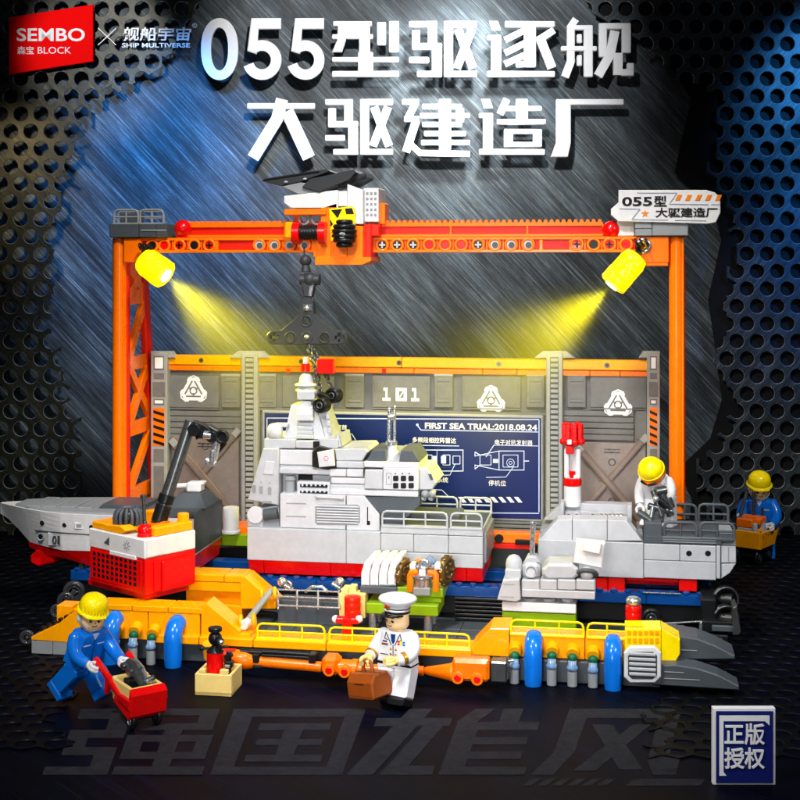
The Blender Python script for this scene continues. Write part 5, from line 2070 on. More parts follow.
def chain(mb, p, q, n, sag=0):
    p, q = Vector(p), Vector(q)
    for i in range(n):
        t = (i + .5) / n
        c = p.lerp(q, t) + Vector((sag * math.sin(math.pi * t), 0, 0))
        d_ = (q - p).normalized()
        ln_ = (q - p).length / n
        a, b = mb.frame(d_)
        s = a if i % 2 else b
        pts = []
        for k in range(12):
            an = 2 * math.pi * k / 12
            pts.append(c + d_ * math.cos(an) * ln_ * .66 + s * math.sin(an) * .13)
        mb.tube(pts, .055, 6, closed=True)
for a, b, n, lab in ((P(306, 344, YK), P(322, 398, YK - 1.6), 12, None), (P(309, 344, YK), P(333, 392, YK - 1.2), 11, None), (P(308, 344, YK - .1), P(316, 380, YK - 1.6), 8, None)):
    mb = MB(M_GM)
    chain(mb, a, b, n, .12)
    mb.build('chain', hk)
mb = MB(M_BK)
for px, py, Y in ((322, 405, YK - 2.2), (334, 395.5, YK - 1.4)):
    c = P(px, py, Y)
    mb.cyl(c + Vector((.1, .35, 0)), c + Vector((-.1, -.2, 0)), .46)
    mb.ring(c + Vector((-.1, -.2, 0)), (.25, 1, 0), .36, .1, 20)
    mb.use(M_GM).ring(c + Vector((-.1, -.26, 0)), (.25, 1, 0), .17, .05, 16)
    mb.use(M_BK)
mb.cyl(P(318, 393, YK - 2), P(330, 399, YK - 1.6), .2)
mb.build('coupling', hk)
mb = MB(M_RD)
pbox(mb, 317, 359.5, 333, 374, YK - 1.6, YK - .9, .05)
mb.build('red_block', hk, 'red block on the chains')


# ============================================================ RED DECK CRANE
c0 = view_pt((145 - 400) / F * 70.9, 70.9, 0)
MC = Matrix.Translation((c0.x, c0.y, 0)) @ Matrix.Rotation(TH - R(40.9), 4, 'Z')
cr = thing('deck_crane', 'red deck crane cabin with white top, black grille holes and dark raised boom arm', 'deck crane', (c0.x - 1, c0.y + 2, WT))
LX, LY = 4.9, 3.5
mb = MB(M_RD, MC)
mb.box(-LX, 0, .0, LY, 3.3, 5.2, .04)
mb.box(-LX - .6, -.3, .3, LY - .2, WT + .02, 3.29, .05)
mb.prism([(-LX - .9, 3.3), (-LX - .5, 4.1), (-LX, 4.3), (-LX, 3.3)], .6, 3, 'xz', .04)
mb.box(-.02, .1, .55, 1.0, 3.4, 5.0, .03)
mb.box(-.02, .22, 1.05, 3.1, 3.3, 4.95, .15)
body = mb.build('cabin', cr)
mb = MB(M_RD, MC)
mb.box(-LX + .1, -.25, -.06, .02, 3.5, 5.1, .02)
mb.use(M_BK)
for i in range(10):
    for j in range(5):
        x = -LX + .4 + i * .4
        z = 3.66 + j * .29
        mb.box(x, x + .24, -.075, -.03, z, z + .19, .01)
mb.build('grille', body)
mb = MB(M_WH, MC)
mb.box(-LX - .02, .02, -.05, LY, 5.22, 6.25, .05)
mb.box(-3.0, -.7, -.09, .3, 5.05, 5.3, .04)
mb.box(.02, .06, .1, 1.4, 5.3, 6.2, .02)
mb.build('white_top', cr)
mb = MB(M_DG, MC)
mb.prism([(-3.5, 5.62), (-3.05, 6.0), (-3.05, 5.55)], -.08, -.02, 'xz', 0)
mb.build('vent_mark', cr)
mb = MB(M_MG, MC)
for k in range(8):
    a = R(45 * k)
    mb.stroke([(-1.5 + .1 * math.cos(a), 5.75 + .1 * math.sin(a)), (-1.5 + .3 * math.cos(a), 5.75 + .3 * math.sin(a))], .05, -.075 - .001 * k, -.03)
mb.build('sun_mark', cr)
mb = MB(M_YO, MC)
mb.box(-LX + .05, -3.4, .1, 1.5, 6.26, 6.65, .06)
mb.box(-3.3, -.5, .9, 3.2, 6.26, 6.55, .06)
mb.box(-.8, -.1, .8, 3.4, 6.26, 6.75, .06)
mb.prism([(-3.6, 6.26), (-2.2, 6.26), (-1.7, 6.5), (-2.2, 6.7), (-3.6, 6.6)], .05, .8, 'xz', .04)
mb.cyl((-.45, 3.0, 6.7), (-.45, 3.0, 7.2), .32)
mb.box(-2.8, -2.0, 2.2, 3.3, 6.5, 7.2, .06)
mb.build('top_tiles', cr)
cdm = P(128, 527, 3.0)
mb = MB(M_DGN)
mb.use(M_BK)
r = L(13, 128, 3)
mb.lathe([(r * .8, -.1), (r * .95, .2), (r, .55), (r * .9, .85), (r * .6, 1.0), (.1, 1.04)], cdm)
for i in range(14):
    a = R(360 / 14 * i)
    e = Vector((math.cos(a), math.sin(a), 0))
    mb.use(M_DG).tube([cdm + e * q + Vector((0, 0, h)) for q, h in ((r * .86, -.05), (r * 1.0, .25), (r * 1.04, .55), (r * .93, .87), (r * .6, 1.04))], .1, 8)
mb.build('ribbed_dome', cr)
mb = MB(M_RD)
c = P(145, 531, 1.6)
mb.ball(c, .42)
mb.cyl(c, c + Vector((0, 0, -.3)), .36, .44)
mb.use(M_GM).cyl(c, P(143.5, 497, 1.7), .1)
mb.cyl(P(143.6, 499, 1.7), P(143.5, 494.5, 1.7), .18)
mb.cyl(c, c + Vector((0, 0, .55)), .18, .12)
mb.build('lever_ball', cr)
mb = MB(M_GM)
ba, bb = P(158, 524, 3.2), P(191, 421, 4.2)
mb.cyl(ba, bb, .36, .33, n=28)
d_ = (bb - ba).normalized()
mb.use(M_BK)
for t_ in (.02, .1, .2):
    q = ba.lerp(bb, t_)
    mb.cyl(q, q + d_ * .5, .44)
mb.use(M_OR).cyl(ba - d_ * .3 + Vector((-.3, .2, 0)), ba - d_ * .3 + Vector((.6, -.2, 0)), .5)
boom = mb.build('boom', cr)
mb = MB(M_BK)
q = bb - d_ * .5
yv = Vector((0, 1, 0))
for px, py, rr, hl in ((196, 429, .36, .45), (206, 432, .34, .35), (214, 436, .32, .5), (222, 437, .34, .35)):
    q = P(px, py, 4)
    mb.cyl(q - yv * hl, q + yv * hl, rr)
for (ax_, ay_), (bx_, by_), w_ in (((192, 424), (208, 430), 7), ((198, 435), (212, 438), 6), ((206, 428), (222, 437), 7)):
    q0, q1 = Vector((ax_, ay_)), Vector((bx_, by_))
    n_ = (q1 - q0).normalized()
    n_ = Vector((-n_.y, n_.x)) * w_ / 2
    ppoly(mb, [q0 + n_, q0 - n_, q1 - n_, q1 + n_], 3.75, 4.3, .06)
ppoly(mb, [(190, 424), (196, 422), (202, 436), (196, 440)], 3.9, 4.5, .06)
mb.ring(P(222, 437, 3.6), (0, 1, 0), .3, .1)
mb.use(M_SV)
mb.cyl(P(204, 435, 3.7), P(212, 436, 3.7), .26)
mb.cyl(P(217, 441, 3.8), P(213, 460, 3.8), .24)
mb.cyl(P(213, 450, 3.6), P(212, 462, 3.6), .17)
mb.cyl(P(206, 460, 3.8), P(216, 464, 3.8), .2)
mb.box(X(207, 3.8), X(215, 3.8), 3.5, 4.1, Z(466, 211, 3.8), Z(461, 211, 3.8), .05)
mb.use(M_BK).cyl(P(217, 452, 4), P(225, 442, 4), .16)
mb.build('grabber', cr)

# ============================================================ PROPS ON THE DECK
# turbine table
Yt = 3.3
tb = thing('turbine_table', 'lime green work table on silver legs carrying the turbine behind the officer', 'work table', (X(403, Yt), Yt, BZ + .06))
mb = MB(M_GN)
zt0, zt1 = Z(615, 400, Yt), Z(604.5, 400, Yt)
mb.box(X(366, Yt), X(438, Yt), Yt, Yt + 2.6, zt0, zt1, .04)
mb.box(X(383, Yt), X(440, Yt), Yt + .6, Yt + 2.4, zt1 + .01, zt1 + .3, .04)
mb.build('table_top', tb)
for px in (372.5, 428):
    for y in (Yt + .35, Yt + 2.2):
        mb = MB(M_SV).cyl((X(px, Yt + .35), y, BZ + .06), (X(px, Yt + .35), y, zt0), .22)
        mb.build('leg', tb)
tu = thing('turbine', 'orange framed turbine with bronze gears and white curved blades on the green table', 'turbine', (X(405, Yt), Yt + 1.2, zt1 + .3))
mb = MB(M_DG)
Yu = Yt + .5
pbox(mb, 360, 587, 397, 594, Yu - .2, Yu + 2.2)
mb.box(X(375, Yu), X(395, Yu), Yu + .3, Yu + 1.8, zt1 + .3, Z(594, 385, Yu), .03)
mb.use(M_GN)
pbox(mb, 396, 588, 443, 597, Yu, Yu + 2.0)
mb.use(M_MG)
pbox(mb, 413, 588, 430, 596, Yu - .3, Yu + .6)
mb.build('bed', tu)
mb = MB(M_WH)
for i in range(4):
    off = i * 8.8
    pts = [(361 + off, 586), (361 + off, 574), (364 + off, 563), (369 + off, 558), (375 + off, 557.5), (375 + off, 561), (371 + off, 566), (369 + off, 576), (369 + off, 586)]
    ppoly(mb, pts, Yu + .0, Yu + 1.9, .08)
mb.build('blades', tu)
mb = MB(M_BZ)
for px, py in ((404, 573), (446.5, 570.5)):
    mb = MB(M_BZ)
    c = P(px, py, Yu + .7)
    ax = Vector((1, -.35, 0)).normalized()
    a, b = mb.frame(ax)
    mb.ring(c, ax, .62, .2, 24)
    mb.cyl(c - ax * .15, c + ax * .15, .4)
    for k in range(12):
        e = a * math.cos(R(30 * k)) + b * math.sin(R(30 * k))
        mb.cyl(c + e * .6, c + e * .86, .14, n=8)
    for k in range(4):
        e = a * math.cos(R(90 * k)) + b * math.sin(R(90 * k))
        mb.cyl(c + ax * .1 + e * .35, c + ax * .3 + e * .35, .11, n=8)
    mb.build('gear', tu)
mb = MB(M_OR)
for px in (410, 436):
    mb.tube([P(px, 591, Yu - .25), P(px, 575, Yu - .25), P(px + (1 if px < 420 else -1), 572.5, Yu - .25), P(px + (8 if px < 420 else -8), 572.5, Yu - .25)], .17, 8)
mb.cyl(P(415, 563, Yu + .8), P(436, 562, Yu + .8), .2)
pbox(mb, 416, 560, 421, 565, Yu + .4, Yu + 1)
mb.build('orange_frame', tu)
mb = MB(M_SV)
mb.cyl(P(422.5, 588, Yu + .2), P(422.5, 578, Yu + .2), .48)
mb.cyl(P(422.5, 577.5, Yu + .2), P(422.5, 576, Yu + .2), .54)
mb.ring(P(424, 564, Yu - .2), (0, 1, 0), .22, .1)
mb.use(M_CLB).cyl(P(426, 566, Yu + .3), P(433, 558, Yu + .3), .26)
mb.use(M_WH)
pbox(mb, 409.5, 564, 415.5, 570, Yu - .1, Yu + .6, .05)
pbox(mb, 434, 564, 440.5, 570, Yu - .1, Yu + .6, .05)
pbox(mb, 418.5, 570, 425.5, 576.5, Yu - .4, Yu + .2, .06)
mb.use(M_GM)
mb.cyl(P(415, 568, Yu + .3), P(435, 567.5, Yu + .3), .3)
mb.build('core', tu)

# radar module on its stand
Yr = 3.4
rs = thing('module_stand', 'lime green stand with a white plate and round feet under the grey radar module', 'stand', (X(539, Yr), Yr, BZ + .06))
mb = MB(M_GN)
pbox(mb, 502, 613, 576, 632, Yr + .1, Yr + 2.2)
mb.build('stand_block', rs)
mb = MB(M_WH)
pbox(mb, 502, 603.5, 576, 612.5, Yr, Yr + 2.4)
mb.build('plate', rs)
mb = MB(M_LG)
for px in (530, 549, 568):
    mb.cyl(P(px, 603.5, Yr + .8), P(px, 601.5, Yr + .8), .42)
    mb.cyl(P(px, 601.5, Yr + .8), P(px, 598, Yr + .8), .33)
mb.build('round_feet', rs)
rm = thing('radar_module', 'pale grey radar module with aerial rod, dome and tilted panel waiting on the green stand', 'radar module', P(558, 598, Yr))
mb = MB(M_LG)
pbox(mb, 521.5, 590.5, 595, 598.5, Yr - .05, Yr + 2.5)
for a, b in ((521.5, 539.5), (540, 557), (557.5, 575.5), (576, 595)):
    pbox(mb, a, 580, b, 590.2, Yr - .02, Yr + 2.4, .05)
mb.build('base_blocks', rm)
mb = MB(M_LG)
ppoly(mb, [(503, 580), (519.5, 579), (520.5, 600), (516, 602.5), (497, 600)], Yr - .35, Yr + 1.6, .06)
mb.use(M_MG)
for py in (584, 596.5):
    pbox(mb, 503 - (py - 584) * .2, py, 514, py + .7, Yr - .37, Yr - .3, 0)
mb.use(M_LG)
pbox(mb, 505, 570, 521, 578.8, Yr, Yr + 1.5)
mb.build('side_block', rm)
mb = MB(M_LG)
c = P(514, 563, Yr + .7)
mb.lathe([(.4, -.55), (.44, -.35), (.45, -.05), (.4, .2), (.27, .38), (.08, .46)], c)
mb.build('dome', rm)
mb = MB(M_LG)
y = Yr + .4
pbox(mb, 522, 563, 540, 580, y, y + 1.4, .2)
mb.cyl(P(531, 571.5, y + .05), P(531, 571.5, y - .22), .34)
mb.use(M_MG).ring(P(531, 571.5, y - .22), (0, 1, 0), .25, .04)
mb.use(M_LG)
ppoly(mb, [(524, 562.5), (527, 557), (536, 557), (540, 562.5)], y + .2, y + 1.2)
mb.use(M_SV).cyl(P(532, 560, y + .6), P(533, 522.5, y + .6), .14)
mb.cyl(P(533, 524, y + .6), P(533, 521.5, y + .6), .18)
mb.build('aerial', rm)
mb = MB(M_LG)
y = Yr + .1
pts = [(548, 564), (572, 564), (578, 569), (578, 576), (573, 580), (547, 580), (542, 575), (542, 569)]
ppoly(mb, pts, y, y + 2, .14)
mb.build('octagon_block', rm)
mb = MB(M_WH)
y = Yr + .3
ppoly(mb, [(576, 541.5), (605, 544), (602, 569), (588, 566), (573, 563)], y, y + 1.0, .06)
ppoly(mb, [(583, 541), (602, 543.5), (600, 555), (583, 551)], y - .25, y + .2, .05)
mb.use(M_LG).ball(P(587, 573.5, y + .0), .36)
mb.use(M_DG).ring(P(587, 574, y + .1), (0, .7, 1), .5, .12)
mb.build('tilted_panel', rm)

# barrels
def barrel(px, top, bot, rpx, Y, name, label, mat, cap, group=None):
    r = L(rpx, px, Y)
    base = P(px, bot, Y)
    t = thing(name, label, 'barrel', base, group)
    h = L(bot - top, px, Y)
    MB(mat).lathe([(r * .9, 0), (r, .06), (r, h * .3), (r * .96, h * .33), (r * .96, h * .36), (r, h * .39), (r, h * .66), (r * .96, h * .69), (r * .96, h * .72), (r, h * .75), (r, h - .05), (r * .9, h)], base, smooth=True).build('body', t)
    if cap:
        MB(cap).lathe([(r * .75, 0), (r * .95, .08), (r * .95, .3), (r * .6, .42), (r * .5, .42)], base + Vector((0, 0, h))).build('cap', t)
    return t
barrel(633.5, 605, 627, 8, 2.4, 'oil_barrel', 'red barrel with silver cap behind the right yellow wall', M_RD, M_SV)
t = thing('parts_bin', 'tan block bin behind the orange drum near the green table', 'bin', P(352, 618, 2.9))
mb = MB(M_TN)
pbox(mb, 339, 594, 365, 618, 3.2, 4.2)
pbox(mb, 341, 589, 348, 594.5, 3.2, 4.2)
pbox(mb, 349, 586, 356, 594.5, 3.6, 4.2)
mb.build('bin_body', t)
barrel(352.5, 596, 615.5, 8.2, 2.3, 'drum', 'orange red drum in front of the tan bin', M_RO, None)
t = thing('valve_handle', 'small red valve with side knobs at the foot of the orange drum', 'valve', P(347, 622, 1.2))
mb = MB(M_RD)
y = 1.5
mb.cyl(P(336, 619.5, y), P(359, 620.5, y), .2)
mb.box(X(343, y), X(352, y), y - .3, y + .3, BZ + .08, Z(617, 347, y), .05)
mb.build('valve_body', t)
mb = MB(M_WH)
mb.ball(P(359, 619, y), .2); mb.ball(P(335.5, 619, y), .2)
mb.build('knob', t)
# floor boom line (orange pipes with black rods)
Yp = -2.0
bm = thing('boom_line', 'orange pipe boom with black rods lying on the floor along the dock front', 'pipe boom', (X(350, Yp), Yp, 0))
mb = MB(M_OR)
mb.cyl(P(226, 657.5, Yp), P(233, 658, Yp), .3)
mb.lathe([(.42, 0), (.46, .1), (.46, .8), (.34, 1.2), (.24, 1.25)], P(231, 658, Yp), P(252, 661, Yp) - P(231, 658, Yp))
mb.cyl(P(250, 660.5, Yp), P(322, 667, Yp), .26)
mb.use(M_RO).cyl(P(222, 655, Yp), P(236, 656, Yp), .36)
mb.use(M_OR)
pbox(mb, 321, 657, 339, 676, Yp - .45, Yp + .5, .2)
mb.cyl(P(339, 667, Yp), P(353, 668, Yp), .4)
mb.cyl(P(352, 668, Yp), P(358, 668.5, Yp), .46)
mb.cyl(P(357, 668.5, Yp), P(424, 671, Yp), .24)
mb.lathe([(.14, 0), (.2, .15), (.42, 1.3), (.46, 1.35), (.46, 1.5)], P(424, 670.5, Yp), P(452, 672, Yp) - P(424, 670.5, Yp))
pbox(mb, 452, 660.5, 489, 682, Yp - .45, Yp + .5, .15)
pbox(mb, 453, 659, 489, 663, Yp - .3, Yp + .4, .08)
for px, py in ((329.5, 669.5), (458, 677), (477.5, 678.5), (345, 671)):
    c = P(px, py, Yp - .45)
    mb.use(M_OR).cyl(c + Vector((0, .2, 0)), c + Vector((0, -.22, 0)), .3)
    mb.use(M_RD).cyl(c + Vector((0, 0, 0)), c + Vector((0, -.25, 0)), .17)
    mb.use(M_OR)
mb.build('pipe', bm)
mb = MB(M_BK)
mb.cyl(P(240, 651.5, Yp), P(264, 653, Yp), .14)
for px in (257, 313):
    mb.box(X(px - 3.5, Yp), X(px + 3.5, Yp), Yp - .3, Yp + .3, Z(662, px, Yp), Z(652.5, px, Yp), .06)
mb.cyl(P(262, 651.5, Yp - .1), P(315, 655, Yp - .1), .1)
mb.cyl(P(262, 655, Yp - .1), P(315, 658, Yp - .1), .08)
mb.box(X(254, Yp), X(264, Yp), Yp - .3, Yp + .3, Z(668, 259, Yp), Z(663.5, 259, Yp), .1)
mb.build('rod', bm)
mb = MB(M_GM)
pbox(mb, 490, 662, 507, 683, Yp - .1, Yp + .8, .08)
mb.use(M_SV)
mb.tube([P(488, 664, Yp + .6), P(500, 662, Yp + .8), P(513, 660.5, Yp + 1.1)], .06, 6)
mb.build('hose_joint', bm)

# ============================================================ FIGURES
def rot(axis, deg):
    return Matrix.Rotation(R(deg), 4, axis)


def figure(name, label, loc, yaw, s, c, pose, group=None):
    """toy figure facing -y before the turn. c: colours; pose: leg angles, lean, arms (elbow, hand), head turn"""
    root = thing(name, label, 'toy figure', loc, group)
    B = Matrix.Translation(loc) @ Matrix.Rotation(yaw, 4, 'Z') @ Matrix.Diagonal((s, s, s, 1))
    mb = MB(c['leg'], B)
    for sg, ang in ((-1, pose['legs'][0]), (1, pose['legs'][1])):
        mb.M = B @ Matrix.Translation((sg * .5, 0, 1.75)) @ rot('X', -ang)
        mb.use(c['leg'])
        mb.prism([(-.42, -1.35), (-.46, .05), (-.3, .3), (.25, .3), (.45, .05), (.45, -1.35)], -.46, .46, 'yz', .07)
        mb.use(c['shoe'])
        mb.prism([(-.62, -1.75), (-.62, -1.5), (-.42, -1.34), (.45, -1.34), (.45, -1.75)], -.46, .46, 'yz', .06)
    mb.M = B
    mb.use(c['leg'])
    mb.box(-.97, .97, -.45, .45, 1.8, 2.05, .06)
    mb.cyl((-.9, 0, 1.8), (.9, 0, 1.8), .34)
    BT = B @ Matrix.Translation((0, 0, 2.05)) @ rot('X', pose.get('lean', 0)) @ rot('Z', pose.get('twist', 0))
    mb.M = BT
    mb.use(c['body'])
    mb.prism([(-.97, 0), (.97, 0), (.92, .4), (.72, 1.5), (.6, 1.6), (-.6, 1.6), (-.72, 1.5), (-.92, .4)], -.48, .48, 'xz', .1)
    for sg, (el, ha) in ((-1, pose['arms'][0]), (1, pose['arms'][1])):
        sh = Vector((sg * .82, 0, 1.25))
        el, ha = Vector(el), Vector(ha)
        pts = []
        for i in range(9):
            t = i / 8
            pts.append(sh * (1 - t) ** 2 + el * 2 * t * (1 - t) + ha * t * t)
        mb.use(c['body'])
        mb.ball(sh + Vector((0, 0, .02)), .34)
        mb.tube(pts, [.34, .35, .35, .34, .33, .31, .3, .29, .28], 16)
        d_ = (ha - pts[-3]).normalized()
        if 'cuff' in c:
            mb.use(c['cuff'])
            mb.cyl(pts[-3], pts[-2], .325)
        mb.use(c['hand'])
        mb.cyl(ha - d_ * .05, ha + d_ * .22, .19)
        # gripping hand: a C shaped claw with a thumb side and a finger side
        cc = ha + d_ * .42
        up = Vector((0, 0, 1)) if abs(d_.z) < .8 else Vector((0, -1, 0))
        side = d_.cross(up).normalized()
        n_ = side.cross(d_).normalized()
        pp = []
        for i in range(13):
            a = R(35 + 290 * i / 12)
            pp.append(cc + (d_ * math.cos(a) + side * math.sin(a)) * .24)
        mb.tube(pp, .13, 8)
        mb.tube([p + n_ * .13 for p in pp], .1, 8)
    # neck and head
    BH = BT @ Matrix.Translation((0, 0, 1.6)) @ rot('Z', pose.get('head', 0)) @ rot('X', pose.get('nod', 0))
    mb.M = BH
    mb.use(c['skin'])
    mb.cyl((0, 0, -.05), (0, 0, .14), .32)
    mb.lathe([(.3, .08), (.46, .12), (.56, .24), (.58, .4), (.58, .85), (.55, 1.0), (.44, 1.1), (.3, 1.12)], n=32)
    # face: eyes with glints, brows, mouth, nose line, set just proud of the head's surface
    def onf(a, h, r=.585):
        return Vector((math.sin(R(a)) * r, -math.cos(R(a)) * r, h))
    mb.use(M_BINK)
    for sg in (-1, 1):
        e = onf(sg * 20, .6)
        d_ = Vector((e.x, e.y, 0)).normalized()
        mb.cyl(e - d_ * .04, e + d_ * .01, .075, n=14, ch=.003)
        mb.tube([onf(sg * 12, .73, .59), onf(sg * 20, .77, .59), onf(sg * 29, .74, .59)], .022, 6)
    mb.tube([onf(-11, .37, .585), onf(-4, .345, .59), onf(6, .35, .59), onf(13, .385, .585)], .02, 6)
    mb.use(M_BR)
    mb.tube([onf(3, .58, .585), onf(5, .5, .59), onf(1, .47, .59)], .014, 6)
    mb.use(M_WINK)
    for sg in (-1, 1):
        e = onf(sg * 20 + 3, .63, .596)
        d_ = Vector((e.x, e.y, 0)).normalized()
        mb.cyl(e - d_ * .01, e + d_ * .006, .022, n=8, ch=.001)
    mb.build('body', root)
    return root, BT, BH


def hard_hat(BH, root, mat, ridge=True):
    mb = MB(mat, BH @ Matrix.Translation((0, .05, .93)) @ rot('X', 10))
    mb.lathe([(.66, -.0), (.7, .05), (.7, .3), (.66, .5), (.55, .68), (.36, .8), (.12, .85)], n=32)
    mb.lathe([(.64, -.04), (.8, -.04), (.82, .02), (.7, .1)], n=32)
    mb.prism([(-.62, -.5), (-.45, -.78), (0, -.88), (.45, -.78), (.62, -.5), (0, -.3)], -.05, .03, 'xy', .02)
    if ridge:
        for k in range(-4, 5):
            x = k * .15
            pts = []
            for i in range(11):
                a = R(-8 + 196 * i / 10)
                rr = math.sqrt(max(.05, .7 ** 2 - x * x))
                pts.append((x, -math.cos(a) * rr, max(0, math.sin(a)) * rr * 1.2 + .02))
            mb.tube(pts, .055, 6)
    return mb.build('hard_hat', root)


def chin_strap(BH, root):
    mb = MB(M_MG, BH)
    mb.tube([(-.6, -.05, .8), (-.56, -.3, .4), (-.3, -.56, .2), (0, -.62, .16), (.3, -.56, .2), (.56, -.3, .4), (.6, -.05, .8)], .035, 6)
    mb.use(M_WH)
    mb.ball((-.58, .18, .5), .2, (.5, 1, 1.2))
    mb.ball((.58, .18, .5), .2, (.5, 1, 1.2))
    mb.build('chin_strap', root)


BLUE = dict(leg=M_BL, shoe=M_BL, body=M_BL, hand=M_WH, skin=M_SK)
# worker pushing the barrow, left front
dW = F * CH / (704 - YH)
locW = view_pt((84 - 400) / F * dW, dW, 0)
yawW = TH + R(60)
w1, BT1, BH1 = figure('toy_figure', 'worker figure in blue overalls and yellow helmet pushing the red barrow', locW + Vector((0, 0, .1)), yawW, .98, BLUE,
                      dict(legs=(-46, 34), lean=14, twist=-8, head=-24, nod=-4,
                           arms=(((-1.15, -.3, .5), (-.72, -1.05, .42)), ((1.1, -.9, .5), (.8, -1.7, .6)))))
hard_hat(BH1, w1, M_YE)
chin_strap(BH1, w1)
mb = MB(M_INK, BT1)
for a, b in (((-.62, 1.02), (-.2, 1.02)), ((.2, 1.02), (.62, 1.02))):
    mb.stroke([a, b], .05, -.5, -.47)
mb.prism([(-.2, 1.58), (.2, 1.58), (0, 1.25)], -.505, -.47, 'xz', 0)
mb.use(M_DB).stroke([(0, 1.3), (0, .05)], .04, -.503, -.47)
mb.build('overall_print', w1)

# barrow
YBW = 0
dB = F * CH / (722 - YH)
cB = view_pt((136 - 400) / F * dB, dB, 0)
MBW = Matrix.Translation(cB) @ Matrix.Rotation(TH + R(36), 4, 'Z')
bw_ = thing('wheelbarrow', 'red wheelbarrow with tan tray and black wheels pushed by the blue worker', 'wheelbarrow', cB)
mb = MB(M_RD, MBW)                         # local -y is forward
mb.prism([(-1.35, .82), (-1.0, .5), (.6, .95), (.6, 1.2), (-1.35, 1.05)], -.85, .85, 'yz', .05)
mb.prism([(-1.5, 1.7), (-1.36, .75), (-1.1, .55), (-1.0, 1.0), (-1.2, 1.95)], -.88, .88, 'yz', .05)
for sg in (-1, 1):
    mb.prism([(-1.3, 1.0), (-.1, 1.22), (1.35, 1.75), (2.4, 2.15), (2.4, 2.4), (1.2, 2.05), (-.1, 1.52), (-1.4, 1.5)], sg * .82 - .13, sg * .82 + .13, 'yz', .06)
    mb.cyl((sg * .82, 2.0, 2.12), (sg * .82, 2.65, 2.36), .17)
    mb.prism([(1.0, 1.75), (1.35, 1.85), (1.5, 1.15), (1.25, 1.1)], sg * .82 - .12, sg * .82 + .12, 'yz', .04)
mb.box(-.75, .75, 1.05, 1.25, 1.55, 1.75, .04)
mb.build('frame', bw_)
mb = MB(M_TN, MBW)
for q in ([-.8, -.62], [.62, .8]):
    mb.prism([(-1.15, 1.05), (.75, 1.25), (.85, 2.0), (-1.15, 1.95)], q[0], q[1], 'yz', .04)
mb.box(-.8, .8, .68, .86, 1.2, 2.05, .04)
mb.box(-.8, .8, -1.18, -1.0, 1.0, 1.95, .04)
mb.box(-.78, .78, -1.1, .8, 1.02, 1.2, .02)
mb.box(.2, .7, .1, .4, 1.9, 2.12, .04)
mb.build('tray', bw_)
for sg in (-1, 1):
    mb = MB(M_BK, MBW)
    mb.ring((sg * .62, -.85, .42), (1, 0, 0), .3, .13, 24)
    mb.use(M_GM).cyl((sg * .62 - .1, -.85, .42), (sg * .62 + .1, -.85, .42), .2)
    mb.use(M_SV).ring((sg * .62 + sg * .1, -.85, .42), (1, 0, 0), .16, .04, 16)
    mb.build('wheel', bw_)
mb = MB(M_BK, MBW)
mb.box(-.6, .6, -.95, -.7, .4, .8, .05)
mb.build('axle_block', bw_)
tl = thing('grey_tool', 'grey jointed tool lying in the tan tray of the red barrow', 'tool', MBW @ Vector((0, 0, 1.6)))
mb = MB(M_GM, MBW)
mb.tube([(.1, .95, 2.5), (.05, .3, 2.45), (0, -.3, 2.1), (-.05, -.9, 1.85)], [.2, .26, .22, .16], 10)
mb.box(-.35, .4, -.2, .45, 2.1, 2.5, .08)
mb.cyl((-.3, .9, 2.35), (.45, .95, 2.5), .18)
mb.cyl((-.1, -.6, 1.9), (.5, -.9, 2.2), .12)
mb.use(M_SV)
mb.tube([(.3, .8, 2.65), (.3, 0, 2.45), (.2, -.9, 2.0)], .1, 8)
mb.box(.1, .5, -.95, -.5, 1.95, 2.15, .04)
mb.use(M_DGN).box(-.5, .3, -.95, -.5, 1.2, 1.75, .04)
mb.use(M_BK)
mb.box(-.5, .0, -.3, .3, 1.3, 2.05, .05)
mb.build('tool_body', tl)

# officer in white
dO = F * CH / (703 - YH)
locO = view_pt((398 - 400) / F * dO, dO, 0)
OFC = dict(leg=M_WH, shoe=M_BK, body=M_WH, hand=M_TN, skin=M_SK, cuff=M_GD)
w2, BT2, BH2 = figure('toy_figure', 'officer figure in white uniform and peaked cap carrying a brown case', locO, TH - R(30), .96, OFC,
                      dict(legs=(-14, 22), lean=0, head=-14, nod=4,
                           arms=(((-1.3, -.1, .5), (-1.2, -.75, .3)), ((1.25, -.15, .45), (.55, -1.0, .42)))))
mb = MB(M_WH, BH2 @ Matrix.Translation((0, .02, .88)) @ rot('X', -6))
mb.lathe([(.6, 0), (.62, .02), (.63, .32), (.72, .4), (.95, .62), (.97, .7), (.9, .8), (.6, .9), (.1, .94)], n=36)
cap = mb.build('peaked_cap', w2)
mb = MB(M_BK, BH2 @ Matrix.Translation((0, .02, .88)) @ rot('X', -6))
mb.lathe([(.61, .0), (.645, .02), (.645, .1), (.62, .12)], n=36)
mb.prism([(-.62, -.2), (-.55, -.6), (-.3, -.88), (0, -.96), (.3, -.88), (.55, -.6), (.62, -.2), (0, -.2)], -.1, -.02, 'xy', .02)
mb.use(M_WH).tube([(math.sin(R(a)) * .66, -math.cos(R(a)) * .66, .17) for a in range(-80, 81, 16)], .05, 6)
mb.use(M_GD).ball((0, -.72, .42), .2, (.8, .4, 1.1))
mb.use(M_RD).ball((0, -.8, .44), .09, (1, .5, 1.2))
mb.use(M_BK).lathe([(.64, .22), (.66, .23), (.66, .26), (.64, .27)], n=36)
mb.build('cap_trim', cap)
mb = MB(M_DB, BT2)
mb.prism([(-.13, 1.5), (.13, 1.5), (.1, 1.15), (0, 1.0), (-.1, 1.15)], -.5, -.47, 'xz', 0)
mb.use(M_BINK)
